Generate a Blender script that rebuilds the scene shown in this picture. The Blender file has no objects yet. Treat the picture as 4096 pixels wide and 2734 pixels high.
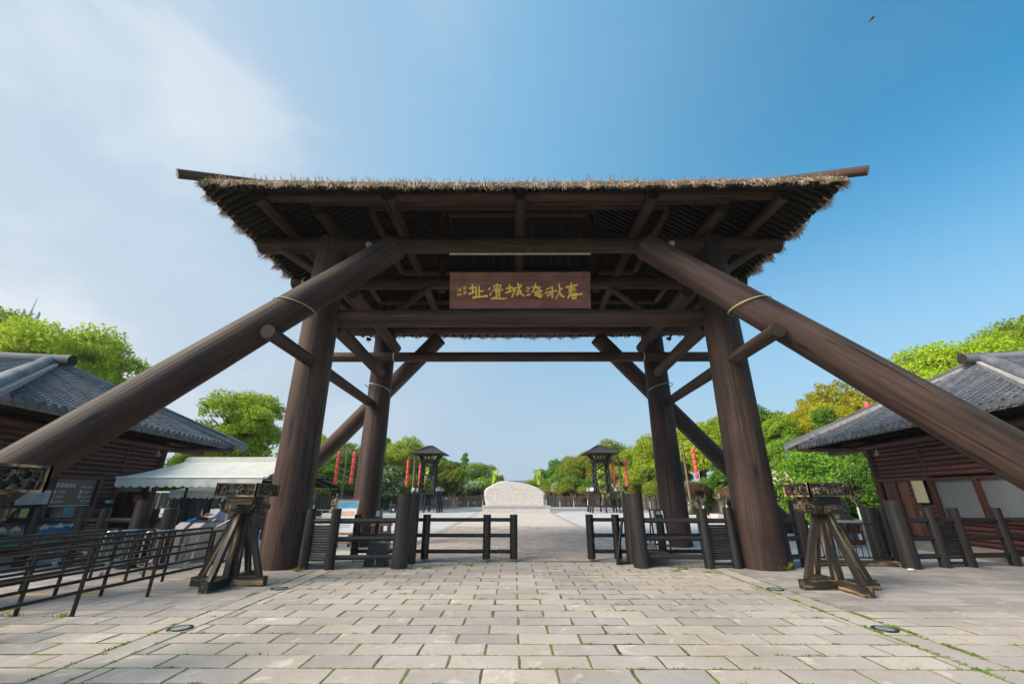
import bpy, bmesh, math, random
import numpy as np
from mathutils import Vector, Matrix, Quaternion

scene = bpy.context.scene
col = scene.collection
R = math.radians
rnd = random.Random(7)

# ------------------------------------------------------------------ camera
cam = bpy.data.cameras.new('camera'); camo = bpy.data.objects.new('camera', cam)
col.objects.link(camo); scene.camera = camo
cam.sensor_width = 36.0; cam.lens = 1610 / 4096 * 36.0
cam.clip_start = 0.05; cam.clip_end = 3000
camo.location = (0, 0, 1.74)
camo.rotation_euler = (R(90 + 20.75), 0, R(0.35))

# ------------------------------------------------------------------ world and sun
SUN_EL, SUN_AZ = 38.0, -118.0        # azimuth measured from +Y towards +X
sd = Vector((math.sin(R(SUN_AZ)) * math.cos(R(SUN_EL)), math.cos(R(SUN_AZ)) * math.cos(R(SUN_EL)), math.sin(R(SUN_EL))))
world = bpy.data.worlds.new('World'); scene.world = world; world.use_nodes = True
nt = world.node_tree; nt.nodes.clear()
def wn(t, **k):
    n = nt.nodes.new(t)
    for a, b in k.items(): setattr(n, a, b)
    return n
def wmath(op, a, b=None, clamp=False):
    n = wn('ShaderNodeMath', operation=op, use_clamp=clamp)
    for i, v in enumerate((a, b)):
        if v is None: continue
        if isinstance(v, (int, float)): n.inputs[i].default_value = v
        else: nt.links.new(v, n.inputs[i])
    return n.outputs[0]
sky = wn('ShaderNodeTexSky', sky_type='NISHITA', sun_disc=False)
sky.sun_elevation = R(SUN_EL); sky.sun_rotation = R(SUN_AZ)
sky.air_density = 1.0; sky.dust_density = 1.6; sky.ozone_density = 2.2; sky.altitude = 20
tc = wn('ShaderNodeTexCoord')
sep = wn('ShaderNodeSeparateXYZ'); nt.links.new(tc.outputs['Generated'], sep.inputs[0])
# milky haze that thickens towards the horizon and around the sun's side of the sky
hz = wn('ShaderNodeMapRange', interpolation_type='SMOOTHERSTEP'); nt.links.new(sep.outputs['Z'], hz.inputs[0])
hz.inputs[1].default_value = -0.02; hz.inputs[2].default_value = 0.68; hz.inputs[3].default_value = 0.86; hz.inputs[4].default_value = 0.0
az = wn('ShaderNodeVectorMath', operation='DOT_PRODUCT'); nt.links.new(tc.outputs['Generated'], az.inputs[0])
hd = Vector((-0.93, 0.20, 0.30)).normalized(); az.inputs[1].default_value = hd
sunside = wn('ShaderNodeMapRange', interpolation_type='SMOOTHSTEP'); nt.links.new(az.outputs['Value'], sunside.inputs[0])
sunside.inputs[1].default_value = 0.22; sunside.inputs[2].default_value = 1.05; sunside.inputs[3].default_value = 0.0; sunside.inputs[4].default_value = 0.85
# thin streaky cloud
mp = wn('ShaderNodeMapping'); nt.links.new(tc.outputs['Generated'], mp.inputs[0]); mp.inputs['Scale'].default_value = (1.0, 1.0, 1.9)
mp.inputs['Rotation'].default_value = (R(15), R(25), R(20)); mp.inputs['Location'].default_value = (0.35, 0.2, 0.1)
no = wn('ShaderNodeTexNoise'); nt.links.new(mp.outputs[0], no.inputs[0]); no.inputs['Scale'].default_value = 2.1
no.inputs['Detail'].default_value = 7.0; no.inputs['Roughness'].default_value = 0.52; no.inputs['Distortion'].default_value = 0.35
cl = wn('ShaderNodeMapRange', interpolation_type='SMOOTHSTEP'); nt.links.new(no.outputs[0], cl.inputs[0])
cl.inputs[1].default_value = 0.42; cl.inputs[2].default_value = 0.66; cl.inputs[3].default_value = 0.0; cl.inputs[4].default_value = 1.0
cov = wmath('MULTIPLY', cl.outputs[0], wmath('ADD', wmath('MULTIPLY', sunside.outputs[0], 0.85), 0.05))
k1 = wmath('SUBTRACT', 1.0, wmath('MULTIPLY', wmath('SUBTRACT', 1.0, hz.outputs[0]), wmath('SUBTRACT', 1.0, sunside.outputs[0])))
k1 = wmath('SUBTRACT', 1.0, wmath('MULTIPLY', wmath('SUBTRACT', 1.0, k1), wmath('SUBTRACT', 1.0, cov)), True)
mx = wn('ShaderNodeMix', data_type='RGBA'); nt.links.new(k1, mx.inputs[0])
tint = wn('ShaderNodeMix', data_type='RGBA', blend_type='MULTIPLY'); tint.inputs[0].default_value = 1.0
nt.links.new(sky.outputs[0], tint.inputs[6]); tint.inputs[7].default_value = (0.27, 1.14, 1.24, 1)
lt = wn('ShaderNodeMapRange', interpolation_type='SMOOTHSTEP'); nt.links.new(az.outputs['Value'], lt.inputs[0]); lt.inputs[1].default_value = -0.55; lt.inputs[2].default_value = 0.55; lt.inputs[3].default_value = 0.0; lt.inputs[4].default_value = 0.85
lb = wn('ShaderNodeMix', data_type='RGBA'); nt.links.new(lt.outputs[0], lb.inputs[0]); nt.links.new(tint.outputs[2], lb.inputs[6]); lb.inputs[7].default_value = (1.48, 3.14, 4.72, 1)
nt.links.new(lb.outputs[2], mx.inputs[6]); hc = wn('ShaderNodeMix', data_type='RGBA'); nt.links.new(wmath('ADD', wmath('MULTIPLY', sunside.outputs[0], .55), wmath('MULTIPLY', cov, .9), True), hc.inputs[0]); hc.inputs[6].default_value = (2.95, 3.55, 4.22, 1); hc.inputs[7].default_value = (4.45, 4.80, 5.15, 1); nt.links.new(hc.outputs[2], mx.inputs[7])
bg = wn('ShaderNodeBackground'); bg.inputs['Strength'].default_value = 0.10
# broad hazy glow round the veiled sun
sdn = wn('ShaderNodeVectorMath', operation='DOT_PRODUCT'); nt.links.new(tc.outputs['Generated'], sdn.inputs[0]); sdn.inputs[1].default_value = sd
gl = wn('ShaderNodeMapRange', interpolation_type='SMOOTHSTEP'); nt.links.new(sdn.outputs['Value'], gl.inputs[0]); gl.inputs[1].default_value = 0.76; gl.inputs[2].default_value = 1.0; gl.inputs[3].default_value = 0.0; gl.inputs[4].default_value = 1.0
ga = wn('ShaderNodeMix', data_type='RGBA', blend_type='ADD'); nt.links.new(gl.outputs[0], ga.inputs[0]); nt.links.new(mx.outputs[2], ga.inputs[6]); ga.inputs[7].default_value = (15.0, 13.2, 11.0, 1)
nt.links.new(ga.outputs[2], bg.inputs['Color'])
wo = wn('ShaderNodeOutputWorld'); nt.links.new(bg.outputs[0], wo.inputs[0])

sl = bpy.data.lights.new('sun', 'SUN'); sl.energy = 2.55; sl.angle = R(26); sl.color = (1.0, 0.90, 0.77)
so = bpy.data.objects.new('sun', sl); col.objects.link(so)
so.rotation_euler = (-sd).to_track_quat('-Z', 'Y').to_euler()
so.location = (-40, -20, 60)

scene.view_settings.view_transform = 'Standard'; scene.view_settings.look = 'None'
scene.view_settings.exposure = 0.80; scene.view_settings.gamma = 1.0
scene.render.engine = 'CYCLES'
scene.cycles.max_bounces = 6; scene.cycles.diffuse_bounces = 3; scene.cycles.transparent_max_bounces = 8
scene.cycles.use_denoising = True

# ------------------------------------------------------------------ object helpers
WL = {}                                   # world location of every parent
def link(o, parent=None):
    col.objects.link(o)
    if parent is not None: o.parent = parent
    return o
def thing(name, label, cat, loc, group=None, kind=None):
    o = bpy.data.objects.new(name, None); o.empty_display_size = 0.2
    col.objects.link(o); o.location = loc; WL[o] = Vector(loc)
    o['label'] = label
    if cat: o['category'] = cat
    if group: o['group'] = group
    if kind: o['kind'] = kind
    return o
def tag(o, label, cat=None, group=None, kind=None):
    o['label'] = label
    if cat: o['category'] = cat
    if group: o['group'] = group
    if kind: o['kind'] = kind
    return o
def wl(p): return WL.get(p, Vector((0, 0, 0))) if p is not None else Vector((0, 0, 0))

class MB:
    def __init__(s): s.v = []; s.f = []; s.sm = []; s.mi = []
    def add(s, vs, fs, smooth=False, m=0):
        b = len(s.v); s.v.extend([tuple(v) for v in vs])
        for f in fs: s.f.append(tuple(i + b for i in f)); s.sm.append(smooth); s.mi.append(m)
        return s
    def hexa(s, p, m=0):                 # 8 corners: bottom 0-3, top 4-7
        return s.add(p, [(3, 2, 1, 0), (4, 5, 6, 7), (0, 1, 5, 4), (1, 2, 6, 5), (2, 3, 7, 6), (3, 0, 4, 7)], False, m)
    def box(s, a, b, m=0):
        (x0, y0, z0), (x1, y1, z1) = a, b
        return s.hexa([(x0, y0, z0), (x1, y0, z0), (x1, y1, z0), (x0, y1, z0), (x0, y0, z1), (x1, y0, z1), (x1, y1, z1), (x0, y1, z1)], m)
    def cbox(s, c, sx, sy, sz, m=0): return s.box((c[0] - sx / 2, c[1] - sy / 2, c[2] - sz / 2), (c[0] + sx / 2, c[1] + sy / 2, c[2] + sz / 2), m)
    def obox(s, c, ax, ay, az, m=0):     # oriented box from half-axis vectors
        c, ax, ay, az = map(Vector, (c, ax, ay, az))
        return s.hexa([c - ax - ay - az, c + ax - ay - az, c + ax + ay - az, c - ax + ay - az, c - ax - ay + az, c + ax - ay + az, c + ax + ay + az, c - ax + ay + az], m)
    def bar(s, p0, p1, w, h, up=(0, 0, 1), m=0):
        p0, p1 = Vector(p0), Vector(p1); d = (p1 - p0); L = d.length; d /= L
        u = Vector(up)
        if abs(u.dot(d)) > .98: u = Vector((1, 0, 0))
        x = d.cross(u).normalized(); y = x.cross(d).normalized()
        return s.obox((p0 + p1) / 2, x * w / 2, d * L / 2, y * h / 2, m)
    def tube(s, pts, r, n=8, cap=True, m=0, smooth=True):
        pts = [Vector(p) for p in pts]; rs = r if isinstance(r, (list, tuple)) else [r] * len(pts)
        d0 = (pts[1] - pts[0]).normalized(); u = Vector((0, 0, 1)) if abs(d0.z) < .9 else Vector((1, 0, 0))
        x = d0.cross(u).normalized(); rings = []
        for i, p in enumerate(pts):
            d = (pts[min(i + 1, len(pts) - 1)] - pts[max(i - 1, 0)]).normalized()
            x = (x - d * x.dot(d)).normalized(); y = d.cross(x)
            rings.append([p + (x * math.cos(2 * math.pi * k / n) + y * math.sin(2 * math.pi * k / n)) * rs[i] for k in range(n)])
        vs = [v for rg in rings for v in rg]; fs = []
        for i in range(len(pts) - 1):
            for k in range(n):
                fs.append((i * n + k, i * n + (k + 1) % n, (i + 1) * n + (k + 1) % n, (i + 1) * n + k))
        s.add(vs, fs, smooth, m)
        if cap:
            s.add(rings[0], [tuple(reversed(range(n)))], False, m); s.add(rings[-1], [tuple(range(n))], False, m)
        return s
    def lathe(s, prof, c=(0, 0, 0), n=16, m=0, smooth=True, sx=1, sy=1):
        c = Vector(c); vs = []; fs = []
        for r, z in prof:
            for k in range(n):
                a = 2 * math.pi * k / n; vs.append(c + Vector((r * sx * math.cos(a), r * sy * math.sin(a), z)))
        for i in range(len(prof) - 1):
            for k in range(n): fs.append((i * n + k, i * n + (k + 1) % n, (i + 1) * n + (k + 1) % n, (i + 1) * n + k))
        return s.add(vs, fs, smooth, m)
    def poly(s, pts, m=0): return s.add(pts, [tuple(range(len(pts)))], False, m)
    def prism(s, pts, off, m=0):         # closed outline extruded by vector
        n = len(pts); off = Vector(off); a = [Vector(p) for p in pts]; b = [p + off for p in a]
        s.add(a + b, [tuple(reversed(range(n))), tuple(range(n, 2 * n))] + [(i, (i + 1) % n, (i + 1) % n + n, i + n) for i in range(n)], False, m)
        return s
    def mesh(s, name, mats, org=(0, 0, 0), fix=False):
        me = bpy.data.meshes.new(name); o = Vector(org)
        me.from_pydata([(v[0] - o.x, v[1] - o.y, v[2] - o.z) for v in s.v], [], s.f)
        for mt in (mats if isinstance(mats, (list, tuple)) else [mats]): me.materials.append(mt)
        me.polygons.foreach_set('use_smooth', s.sm)
        if any(s.mi): me.polygons.foreach_set('material_index', s.mi)
        if fix:
            bm = bmesh.new(); bm.from_mesh(me); bmesh.ops.recalc_face_normals(bm, faces=bm.faces); bm.to_mesh(me); bm.free()
        me.update(); return me
    def build(s, name, mats, parent=None, fix=True, at=None):
        """verts are world coordinates; object origin = at or the parent's own spot"""
        org = Vector(at) if at is not None else wl(parent)
        o = bpy.data.objects.new(name, s.mesh(name, mats, org, fix)); link(o, parent)
        o.location = org - wl(parent); WL[o] = org
        return o
def inst(name, me, parent, loc, rot=None, scale=None):
    o = bpy.data.objects.new(name, me); link(o, parent); o.location = Vector(loc) - wl(parent); WL[o] = Vector(loc)
    if rot is not None:
        if isinstance(rot, Quaternion): o.rotation_mode = 'QUATERNION'; o.rotation_quaternion = rot
        else: o.rotation_euler = rot
    if scale is not None: o.scale = scale
    return o
def copy_tree(o, parent=None):
    c = o.copy(); col.objects.link(c); c.parent = parent
    for ch in list(o.children): copy_tree(ch, c)
    return c
_lc = {}
def log_mesh(r0, r1, L, mat, n=14, seed=0, wob=0.02, segs=None, endmat=None):
    """round timber along local +Z, slightly out of true, with separate end grain"""
    key = (round(r0, 4), round(r1, 4), round(L, 3), mat.name, n, seed, wob, endmat.name if endmat else '')
    if key in _lc: return _lc[key]
    rg = random.Random(seed * 31 + int(L * 100)); segs = segs or max(2, int(L / 0.8))
    ph = [rg.uniform(0, 6.28) for _ in range(4)]
    m = MB(); vs = []
    for i in range(segs + 1):
        t = i / segs; r = r0 + (r1 - r0) * t
        ox = wob * r * 1.2 * (math.sin(ph[0] + t * 4) - math.sin(ph[0])); oy = wob * r * 1.2 * (math.sin(ph[1] + t * 3.3) - math.sin(ph[1]))
        for k in range(n):
            a = 2 * math.pi * k / n
            q = r * (1 + wob * (math.sin(2 * a + ph[2] + t * 2) + .7 * math.sin(3 * a + ph[3] - 3 * t)) + rg.uniform(-.25, .25) * wob)
            vs.append((ox + q * math.cos(a), oy + q * math.sin(a), t * L))
    fs = [(i * n + k, i * n + (k + 1) % n, (i + 1) * n + (k + 1) % n, (i + 1) * n + k) for i in range(segs) for k in range(n)]
    m.add(vs, fs, True); m.add(vs[:n], [tuple(reversed(range(n)))], False, 1 if endmat else 0); m.add(vs[-n:], [tuple(range(n))], False, 1 if endmat else 0)
    me = m.mesh('log', [mat, endmat] if endmat else mat); _lc[key] = me; return me
def log(parent, name, p0, p1, r0, r1=None, mat=None, n=14, seed=0, wob=0.02, endmat=None, segs=None):
    p0, p1 = Vector(p0), Vector(p1); d = p1 - p0
    me = log_mesh(r0, r1 if r1 is not None else r0, d.length, mat, n, seed, wob, segs, endmat)
    return inst(name, me, parent, p0, d.to_track_quat('Z', 'Y'))

# ------------------------------------------------------------------ material helpers
class NT:
    def __init__(s, name):
        s.m = bpy.data.materials.new(name); s.m.use_nodes = True; s.t = s.m.node_tree; s.b = s.t.nodes['Principled BSDF']
        s.out = s.t.nodes['Material Output']
    def n(s, t, **k):
        x = s.t.nodes.new(t)
        for a, b in k.items(): setattr(x, a, b)
        return x
    def l(s, a, b): s.t.links.new(a, b)
    def coord(s, scale=(1, 1, 1), kind='Object', loc=None):
        t = s.n('ShaderNodeTexCoord'); mp = s.n('ShaderNodeMapping'); s.l(t.outputs[kind], mp.inputs[0]); mp.inputs['Scale'].default_value = scale
        oi = s.n('ShaderNodeObjectInfo'); v = s.n('ShaderNodeVectorMath', operation='SCALE'); v.inputs[0].default_value = (13.1, 7.7, 29.3); s.l(oi.outputs['Random'], v.inputs['Scale'])
        s.l(v.outputs[0], mp.inputs['Location']); return mp.outputs[0]
    def noise(s, vec, scale, detail=4, rough=.55, dist=0):
        x = s.n('ShaderNodeTexNoise'); s.l(vec, x.inputs['Vector']); x.inputs['Scale'].default_value = scale; x.inputs['Detail'].default_value = detail
        x.inputs['Roughness'].default_value = rough; x.inputs['Distortion'].default_value = dist; return x.outputs[0]
    def ramp(s, fac, stops):
        x = s.n('ShaderNodeValToRGB'); s.l(fac, x.inputs[0]); e = x.color_ramp.elements
        while len(e) < len(stops): e.new(.5)
        for i, (p, c) in enumerate(stops): e[i].position = p; e[i].color = (*c, 1) if len(c) == 3 else c
        return x.outputs[0]
    def mr(s, v, a, b, c=0., d=1.):
        x = s.n('ShaderNodeMapRange'); s.l(v, x.inputs[0])
        for i, q in enumerate((a, b, c, d)): x.inputs[i + 1].default_value = q
        return x.outputs[0]
    def mix(s, f, a, b, blend='MIX'):
        x = s.n('ShaderNodeMix', data_type='RGBA', blend_type=blend)
        for i, q in ((0, f), (6, a), (7, b)):
            if isinstance(q, (int, float)): x.inputs[i].default_value = q
            elif isinstance(q, tuple): x.inputs[i].default_value = (*q, 1) if len(q) == 3 else q
            else: s.l(q, x.inputs[i])
        return x.outputs[2]
    def math(s, op, a, b=0.):
        x = s.n('ShaderNodeMath', operation=op)
        for i, q in enumerate((a, b)):
            if isinstance(q, (int, float)): x.inputs[i].default_value = q
            else: s.l(q, x.inputs[i])
        return x.outputs[0]
    def hsv(s, c, v=None, h=None, sat=None):
        x = s.n('ShaderNodeHueSaturation'); s.l(c, x.inputs['Color'])
        for k, q in (('Value', v), ('Hue', h), ('Saturation', sat)):
            if q is None: continue
            if isinstance(q, (int, float)): x.inputs[k].default_value = q
            else: s.l(q, x.inputs[k])
        return x.outputs[0]
    def rand(s): return s.n('ShaderNodeObjectInfo').outputs['Random']
    def bump(s, h, strength=.3, dist=.02):
        x = s.n('ShaderNodeBump'); x.inputs['Strength'].default_value = strength; x.inputs['Distance'].default_value = dist; s.l(h, x.inputs['Height']); s.l(x.outputs[0], s.b.inputs['Normal'])
    def color(s, c):
        if isinstance(c, tuple): s.b.inputs['Base Color'].default_value = (*c, 1)
        else: s.l(c, s.b.inputs['Base Color'])
    def rough(s, r):
        if isinstance(r, (int, float)): s.b.inputs['Roughness'].default_value = r
        else: s.l(r, s.b.inputs['Roughness'])
    def spec(s, v): s.b.inputs['Specular IOR Level'].default_value = v
def wood(name, lo, hi, grain=9., along=.07, rough=.7, bump=.35, pale=None, crack=True, axis='z', spec=.35, pt=.60, lichen=False):
    """timber; the grain runs along local Z (or x / y)"""
    m = NT(name); sc = {'z': (1, 1, along), 'x': (along, 1, 1), 'y': (1, along, 1)}[axis]
    v = m.coord(sc); g = m.noise(v, grain, 6, .62, .4)
    c = m.ramp(g, [(.28, lo), (.72, hi)])
    big = m.noise(m.coord((1, 1, .45)), 1.6, 3)
    c = m.mix(m.mr(big, .35, .7, 0., .55), c, tuple(.55 * x for x in lo))
    if pale is not None:
        w = m.noise(v, grain * .45, 5, .7, .8); c = m.mix(m.mr(w, pt, pt + .11, 0., .85), c, pale)
    c = m.hsv(c, m.mr(m.rand(), 0, 1, .8, 1.2))
    h = g
    if crack:
        k = m.noise(m.coord(tuple(x * (1 if x == 1 else .35) for x in sc)), grain * .55, 2, .4, .3)
        ck = m.mr(m.math('ABSOLUTE', m.math('SUBTRACT', k, .5)), 0., .017, 1., 0.)
        c = m.mix(m.math('MULTIPLY', ck, .9), c, tuple(.25 * x for x in lo)); h = m.math('SUBTRACT', g, m.math('MULTIPLY', ck, .8))
    vo = m.n('ShaderNodeTexVoronoi'); m.l(m.coord(tuple(x if x == 1 else .30 for x in sc)), vo.inputs['Vector']); vo.inputs['Scale'].default_value = 1.5
    kn = m.mr(vo.outputs['Distance'], .05, .11, 1., 0.); c = m.mix(m.math('MULTIPLY', kn, .75), c, tuple(.3 * x for x in lo)); h = m.math('SUBTRACT', h, m.math('MULTIPLY', kn, .6))
    fl = m.noise(m.coord(tuple(x * (1 if x == 1 else 3.) for x in sc)), 16., 2, .5); c = m.mix(m.mr(fl, .74, .79, 0., .6), c, tuple(min(1, 3.2 * x) for x in hi))
    if lichen:
        ge = m.n('ShaderNodeNewGeometry'); sz = m.n('ShaderNodeSeparateXYZ'); m.l(ge.outputs['Normal'], sz.inputs[0]); ln = m.noise(ge.outputs['Position'], .8, 5, .6)
        c = m.mix(m.math('MULTIPLY', m.mr(sz.outputs['Z'], .25, .85), m.mr(ln, .42, .62, 0., .75)), c, (.135, .115, .075))
        st = m.noise(m.coord((1.2, 1.2, .12)), 2.2, 4, .6); c = m.mix(m.mr(st, .48, .70, 0., .6), c, tuple(.45 * x for x in lo))
    m.color(c); m.rough(m.mr(g, .2, .8, rough - .1, min(1, rough + .15))); m.spec(spec); m.bump(h, bump, .02); return m.m
def plain(name, c, rough=.6, metal=0., var=.12, scale=8., bump=0., spec=.5, coat=0.):
    m = NT(name); v = m.coord(); g = m.noise(v, scale, 5, .6)
    cc = m.mix(m.mr(g, .3, .7), tuple(x * (1 - var) for x in c), tuple(min(1, x * (1 + var)) for x in c))
    cc = m.hsv(cc, m.mr(m.rand(), 0, 1, 1 - var * .6, 1 + var * .6))
    m.color(cc); m.rough(m.mr(g, .3, .7, max(.02, rough - .07), min(1, rough + .07))); m.b.inputs['Metallic'].default_value = metal; m.spec(spec)
    if bump: m.bump(g, bump, .01)
    return m.m
def foliage(name, lo, hi, trans=.35, tintvar=.25):
    m = NT(name); v = m.coord((1, 1, 1)); g = m.noise(v, .9, 3, .6); f = m.noise(v, 9., 2, .5)
    c = m.mix(m.mr(g, .35, .65), lo, hi); c = m.mix(m.mr(f, .3, .7), c, tuple(x * 1.25 for x in hi))
    oi = m.n('ShaderNodeObjectInfo'); c = m.mix(1.0, c, oi.outputs['Color'], 'MULTIPLY')
    c = m.hsv(c, m.mr(m.rand(), 0, 1, 1 - tintvar, 1 + tintvar * .6))
    m.color(c); m.rough(.5); m.spec(.3)
    tr = m.n('ShaderNodeBsdfTranslucent'); m.l(m.hsv(c, 1.35, .49), tr.inputs['Color'])
    ms = m.n('ShaderNodeMixShader'); ms.inputs[0].default_value = trans; m.l(m.b.outputs[0], ms.inputs[1]); m.l(tr.outputs[0], ms.inputs[2]); m.l(ms.outputs[0], m.out.inputs['Surface'])
    return m.m

M = {}
M['column'] = wood('column_timber', (.031, .017, .014), (.112, .069, .055), 12., .04, .6, .45, spec=.3, lichen=True)
M['beam'] = wood('beam_timber', (.042, .020, .015), (.130, .072, .054), 9., .05, .62, .45, pale=(.21, .145, .11))
M['endgrain'] = plain('timber_end_grain', (.30, .25, .19), .85, var=.3, scale=14)
M['darkend'] = plain('dark_end_grain', (.030, .022, .018), .9, var=.5, scale=14)
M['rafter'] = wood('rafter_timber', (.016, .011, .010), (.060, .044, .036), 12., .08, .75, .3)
M['fencelog'] = wood('painted_fence_log', (.011, .009, .009), (.042, .033, .030), 9., .06, .42, .4, pale=(.085, .062, .05), spec=.5)
M['blackpaint'] = plain('black_enamel', (.012, .012, .013), .28, var=.3, scale=18, bump=.05)
M['standwood'] = wood('burnt_wood', (.010, .008, .007), (.050, .037, .026), 11., .09, .5, .4, pale=(.44, .30, .15), spec=.5, pt=.515)
M['carving'] = wood('carved_wood', (.02, .017, .014), (.13, .105, .08), 14., .4, .45, .4, pale=(.34, .26, .17), spec=.5, pt=.5)
M['siding'] = wood('red_stained_siding', (.052, .018, .013), (.165, .058, .042), 10., .06, .5, .25, spec=.4)
M['redwood'] = wood('red_stained_frame', (.045, .014, .010), (.150, .047, .032), 9., .08, .5, .25, spec=.4)
M['greylog'] = wood('weathered_ridge_log', (.10, .105, .115), (.30, .31, .33), 5., .08, .8, .4, pale=(.42, .42, .42))
M['tile'] = plain('grey_roof_tile', (.125, .135, .155), .75, var=.45, scale=5., bump=.15)
M['mortar'] = plain('lime_mortar', (.33, .31, .30), .95, var=.35, scale=5., bump=.4)
M['palisade'] = wood('palisade_timber', (.065, .052, .046), (.20, .165, .145), 8., .06, .8, .3)
M['pipe'] = plain('brown_painted_pipe', (.030, .024, .019), .35, metal=.3, var=.6, scale=20., bump=.08)
M['steel'] = plain('stainless_steel', (.62, .62, .63), .25, metal=1., var=.1, scale=20.)
M['band'] = plain('galvanised_strap', (.42, .42, .34), .5, metal=.7, var=.3, scale=20.)
M['strap'] = plain('yellowed_strap', (.36, .31, .15), .6, var=.3, scale=20.)
M['bamboo'] = plain('bamboo', (.45, .40, .28), .5, var=.25, scale=10.)
M['gold'] = plain('gold_leaf', (1.0, .56, .12), .45, metal=.3, var=.1, scale=30.)
M['white'] = plain('white_paint', (.72, .72, .70), .6, var=.08)
M['black'] = plain('black_plastic', (.015, .015, .016), .4, var=.2)
M['lens'] = plain('lamp_glass', (.26, .30, .31), .2, var=.1)
M['bronze'] = plain('bronze_statue', (.10, .095, .055), .5, metal=.45, var=.5, scale=4., bump=.2)
M['granite'] = plain('pale_granite', (.55, .50, .46), .8, var=.14, scale=14., bump=.2)
M['lawn'] = plain('lawn_green', (.07, .13, .03), .9, var=.35, scale=12., bump=.3)
M['glassdark'] = plain('window_glass', (.02, .022, .024), .08, var=.2, scale=3.)
M['bark'] = wood('bark', (.035, .028, .022), (.12, .095, .075), 10., .2, .9, .5)
M['trunkpale'] = wood('pale_bark', (.14, .11, .08), (.30, .24, .18), 10., .2, .9, .4)
M['leaf'] = foliage('leaves', (.125, .205, .014), (.300, .390, .032))
M['leafdark'] = foliage('dark_leaves', (.055, .125, .018), (.145, .240, .038))
M['blossom'] = plain('white_blossom', (.70, .68, .55), .8, var=.1)
M['lantern'] = plain('red_lantern_cloth', (.80, .075, .10), .6, var=.1, scale=4.)
M['lanternpole'] = wood('pink_brown_pole', (.17, .11, .09), (.34, .24, .20), 8., .06, .8, .2)

# ================================================================== GROUND
def stone(name, base, var=.10, blot=(.70, .62, .53), blotamt=.55, dirt=(.16, .14, .12), cell=None):
    m = NT(name); v = m.coord(); wv = m.n('ShaderNodeNewGeometry').outputs['Position']
    g = m.noise(v, 55., 4, .6); b = m.noise(v, 2.6, 4, .55, .6); w = m.noise(wv, .55, 4, .6); fine = m.noise(wv, 9., 5, .65)
    c = m.mix(m.mr(g, .25, .75), tuple(x * .86 for x in base), tuple(x * 1.12 for x in base))
    c = m.mix(m.mr(w, .38, .66, 0., .62), c, tuple(x * f for x, f in zip(base, (.66, .63, .58))))
    c = m.mix(m.mr(fine, .55, .75, 0., .35), c, dirt)
    c = m.mix(m.math('MULTIPLY', m.mr(b, .60, .70, 0., 1.), blotamt), c, blot)
    r = m.rand()
    if cell:
        dv = m.n('ShaderNodeVectorMath', operation='DIVIDE'); m.l(wv, dv.inputs[0]); dv.inputs[1].default_value = (cell[0], cell[1], 10.); fv = m.n('ShaderNodeVectorMath', operation='FLOOR'); m.l(dv.outputs[0], fv.inputs[0]); wn_ = m.n('ShaderNodeTexWhiteNoise'); m.l(fv.outputs[0], wn_.inputs['Vector']); r = wn_.outputs['Value']
    c = m.hsv(c, m.mr(r, 0, 1, 1 - var * 1.5, 1 + var * 1.3), m.mr(r, 0, 1, .490, .508), m.mr(r, 0, 1, .8, 1.15))
    m.color(c); m.rough(.88); m.spec(.25); m.bump(m.math('ADD', g, fine), .25, .006); return m.m
M['slab'] = stone('sandstone_slab', (.475, .415, .370))
M['slabgrey'] = stone('grey_paver', (.385, .345, .325), .14, (.44, .40, .37), .25, (.18, .165, .15), cell=(.72, .305))
M['sett'] = stone('red_brown_sett', (.62, .51, .45), .2, (.66, .57, .50), .3, cell=(.30, .14))
M['chip'] = plain('chipped_stone_edge', (.34, .27, .215), .95, var=.4, scale=25., bump=.3)
def bed_mat():
    m = NT('mossy_joint'); v = m.n('ShaderNodeNewGeometry').outputs['Position']
    a = m.noise(v, 1.1, 4, .6); b = m.noise(v, 14., 4, .6)
    c = m.mix(m.mr(b, .3, .7), (.035, .028, .020), (.085, .068, .05))
    c = m.mix(m.math('MULTIPLY', m.mr(a, .34, .52), m.mr(b, .32, .52)), c, (.125, .180, .030))
    m.color(c); m.rough(.95); m.bump(b, .6, .02); return m.m
M['bed'] = bed_mat()
def brick_mat(name, c1, c2, mortar, bw, bh, msize=.012, w=1.0):
    m = NT(name); t = m.n('ShaderNodeTexCoord'); mp = m.n('ShaderNodeMapping'); m.l(t.outputs['Object'], mp.inputs[0])
    br = m.n('ShaderNodeTexBrick'); m.l(mp.outputs[0], br.inputs['Vector']); br.inputs['Scale'].default_value = 1.0
    br.inputs['Brick Width'].default_value = bw; br.inputs['Row Height'].default_value = bh; br.inputs['Mortar Size'].default_value = msize
    br.inputs['Color1'].default_value = (*c1, 1); br.inputs['Color2'].default_value = (*c2, 1); br.inputs['Mortar'].default_value = (*mortar, 1); br.inputs['Bias'].default_value = 0
    v = m.n('ShaderNodeNewGeometry').outputs['Position']; n1 = m.noise(v, .35, 5, .6); n2 = m.noise(v, 12., 5, .6)
    c = m.mix(m.mr(n1, .35, .7, 0., .4), br.outputs['Color'], tuple(x * .7 for x in c1)); c = m.mix(m.mr(n2, .45, .75, 0., .35), c, tuple(min(1, x * 1.35) for x in c2))
    m.color(c); m.rough(.9); m.spec(.25); m.bump(m.math('SUBTRACT', n2, br.outputs['Fac']), .35, .008); return m.m
M['courtbrick'] = brick_mat('court_sett_path', (.60, .50, .44), (.66, .58, .51), (.30, .25, .20), .30, .14, .014)
M['courtgrey'] = brick_mat('court_grey_paver', (.50, .475, .45), (.56, .535, .51), (.32, .30, .27), .8, .4, .012)
M['asphalt'] = plain('grey_road', (.23, .235, .245), .9, var=.15, scale=2., bump=.1)
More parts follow.
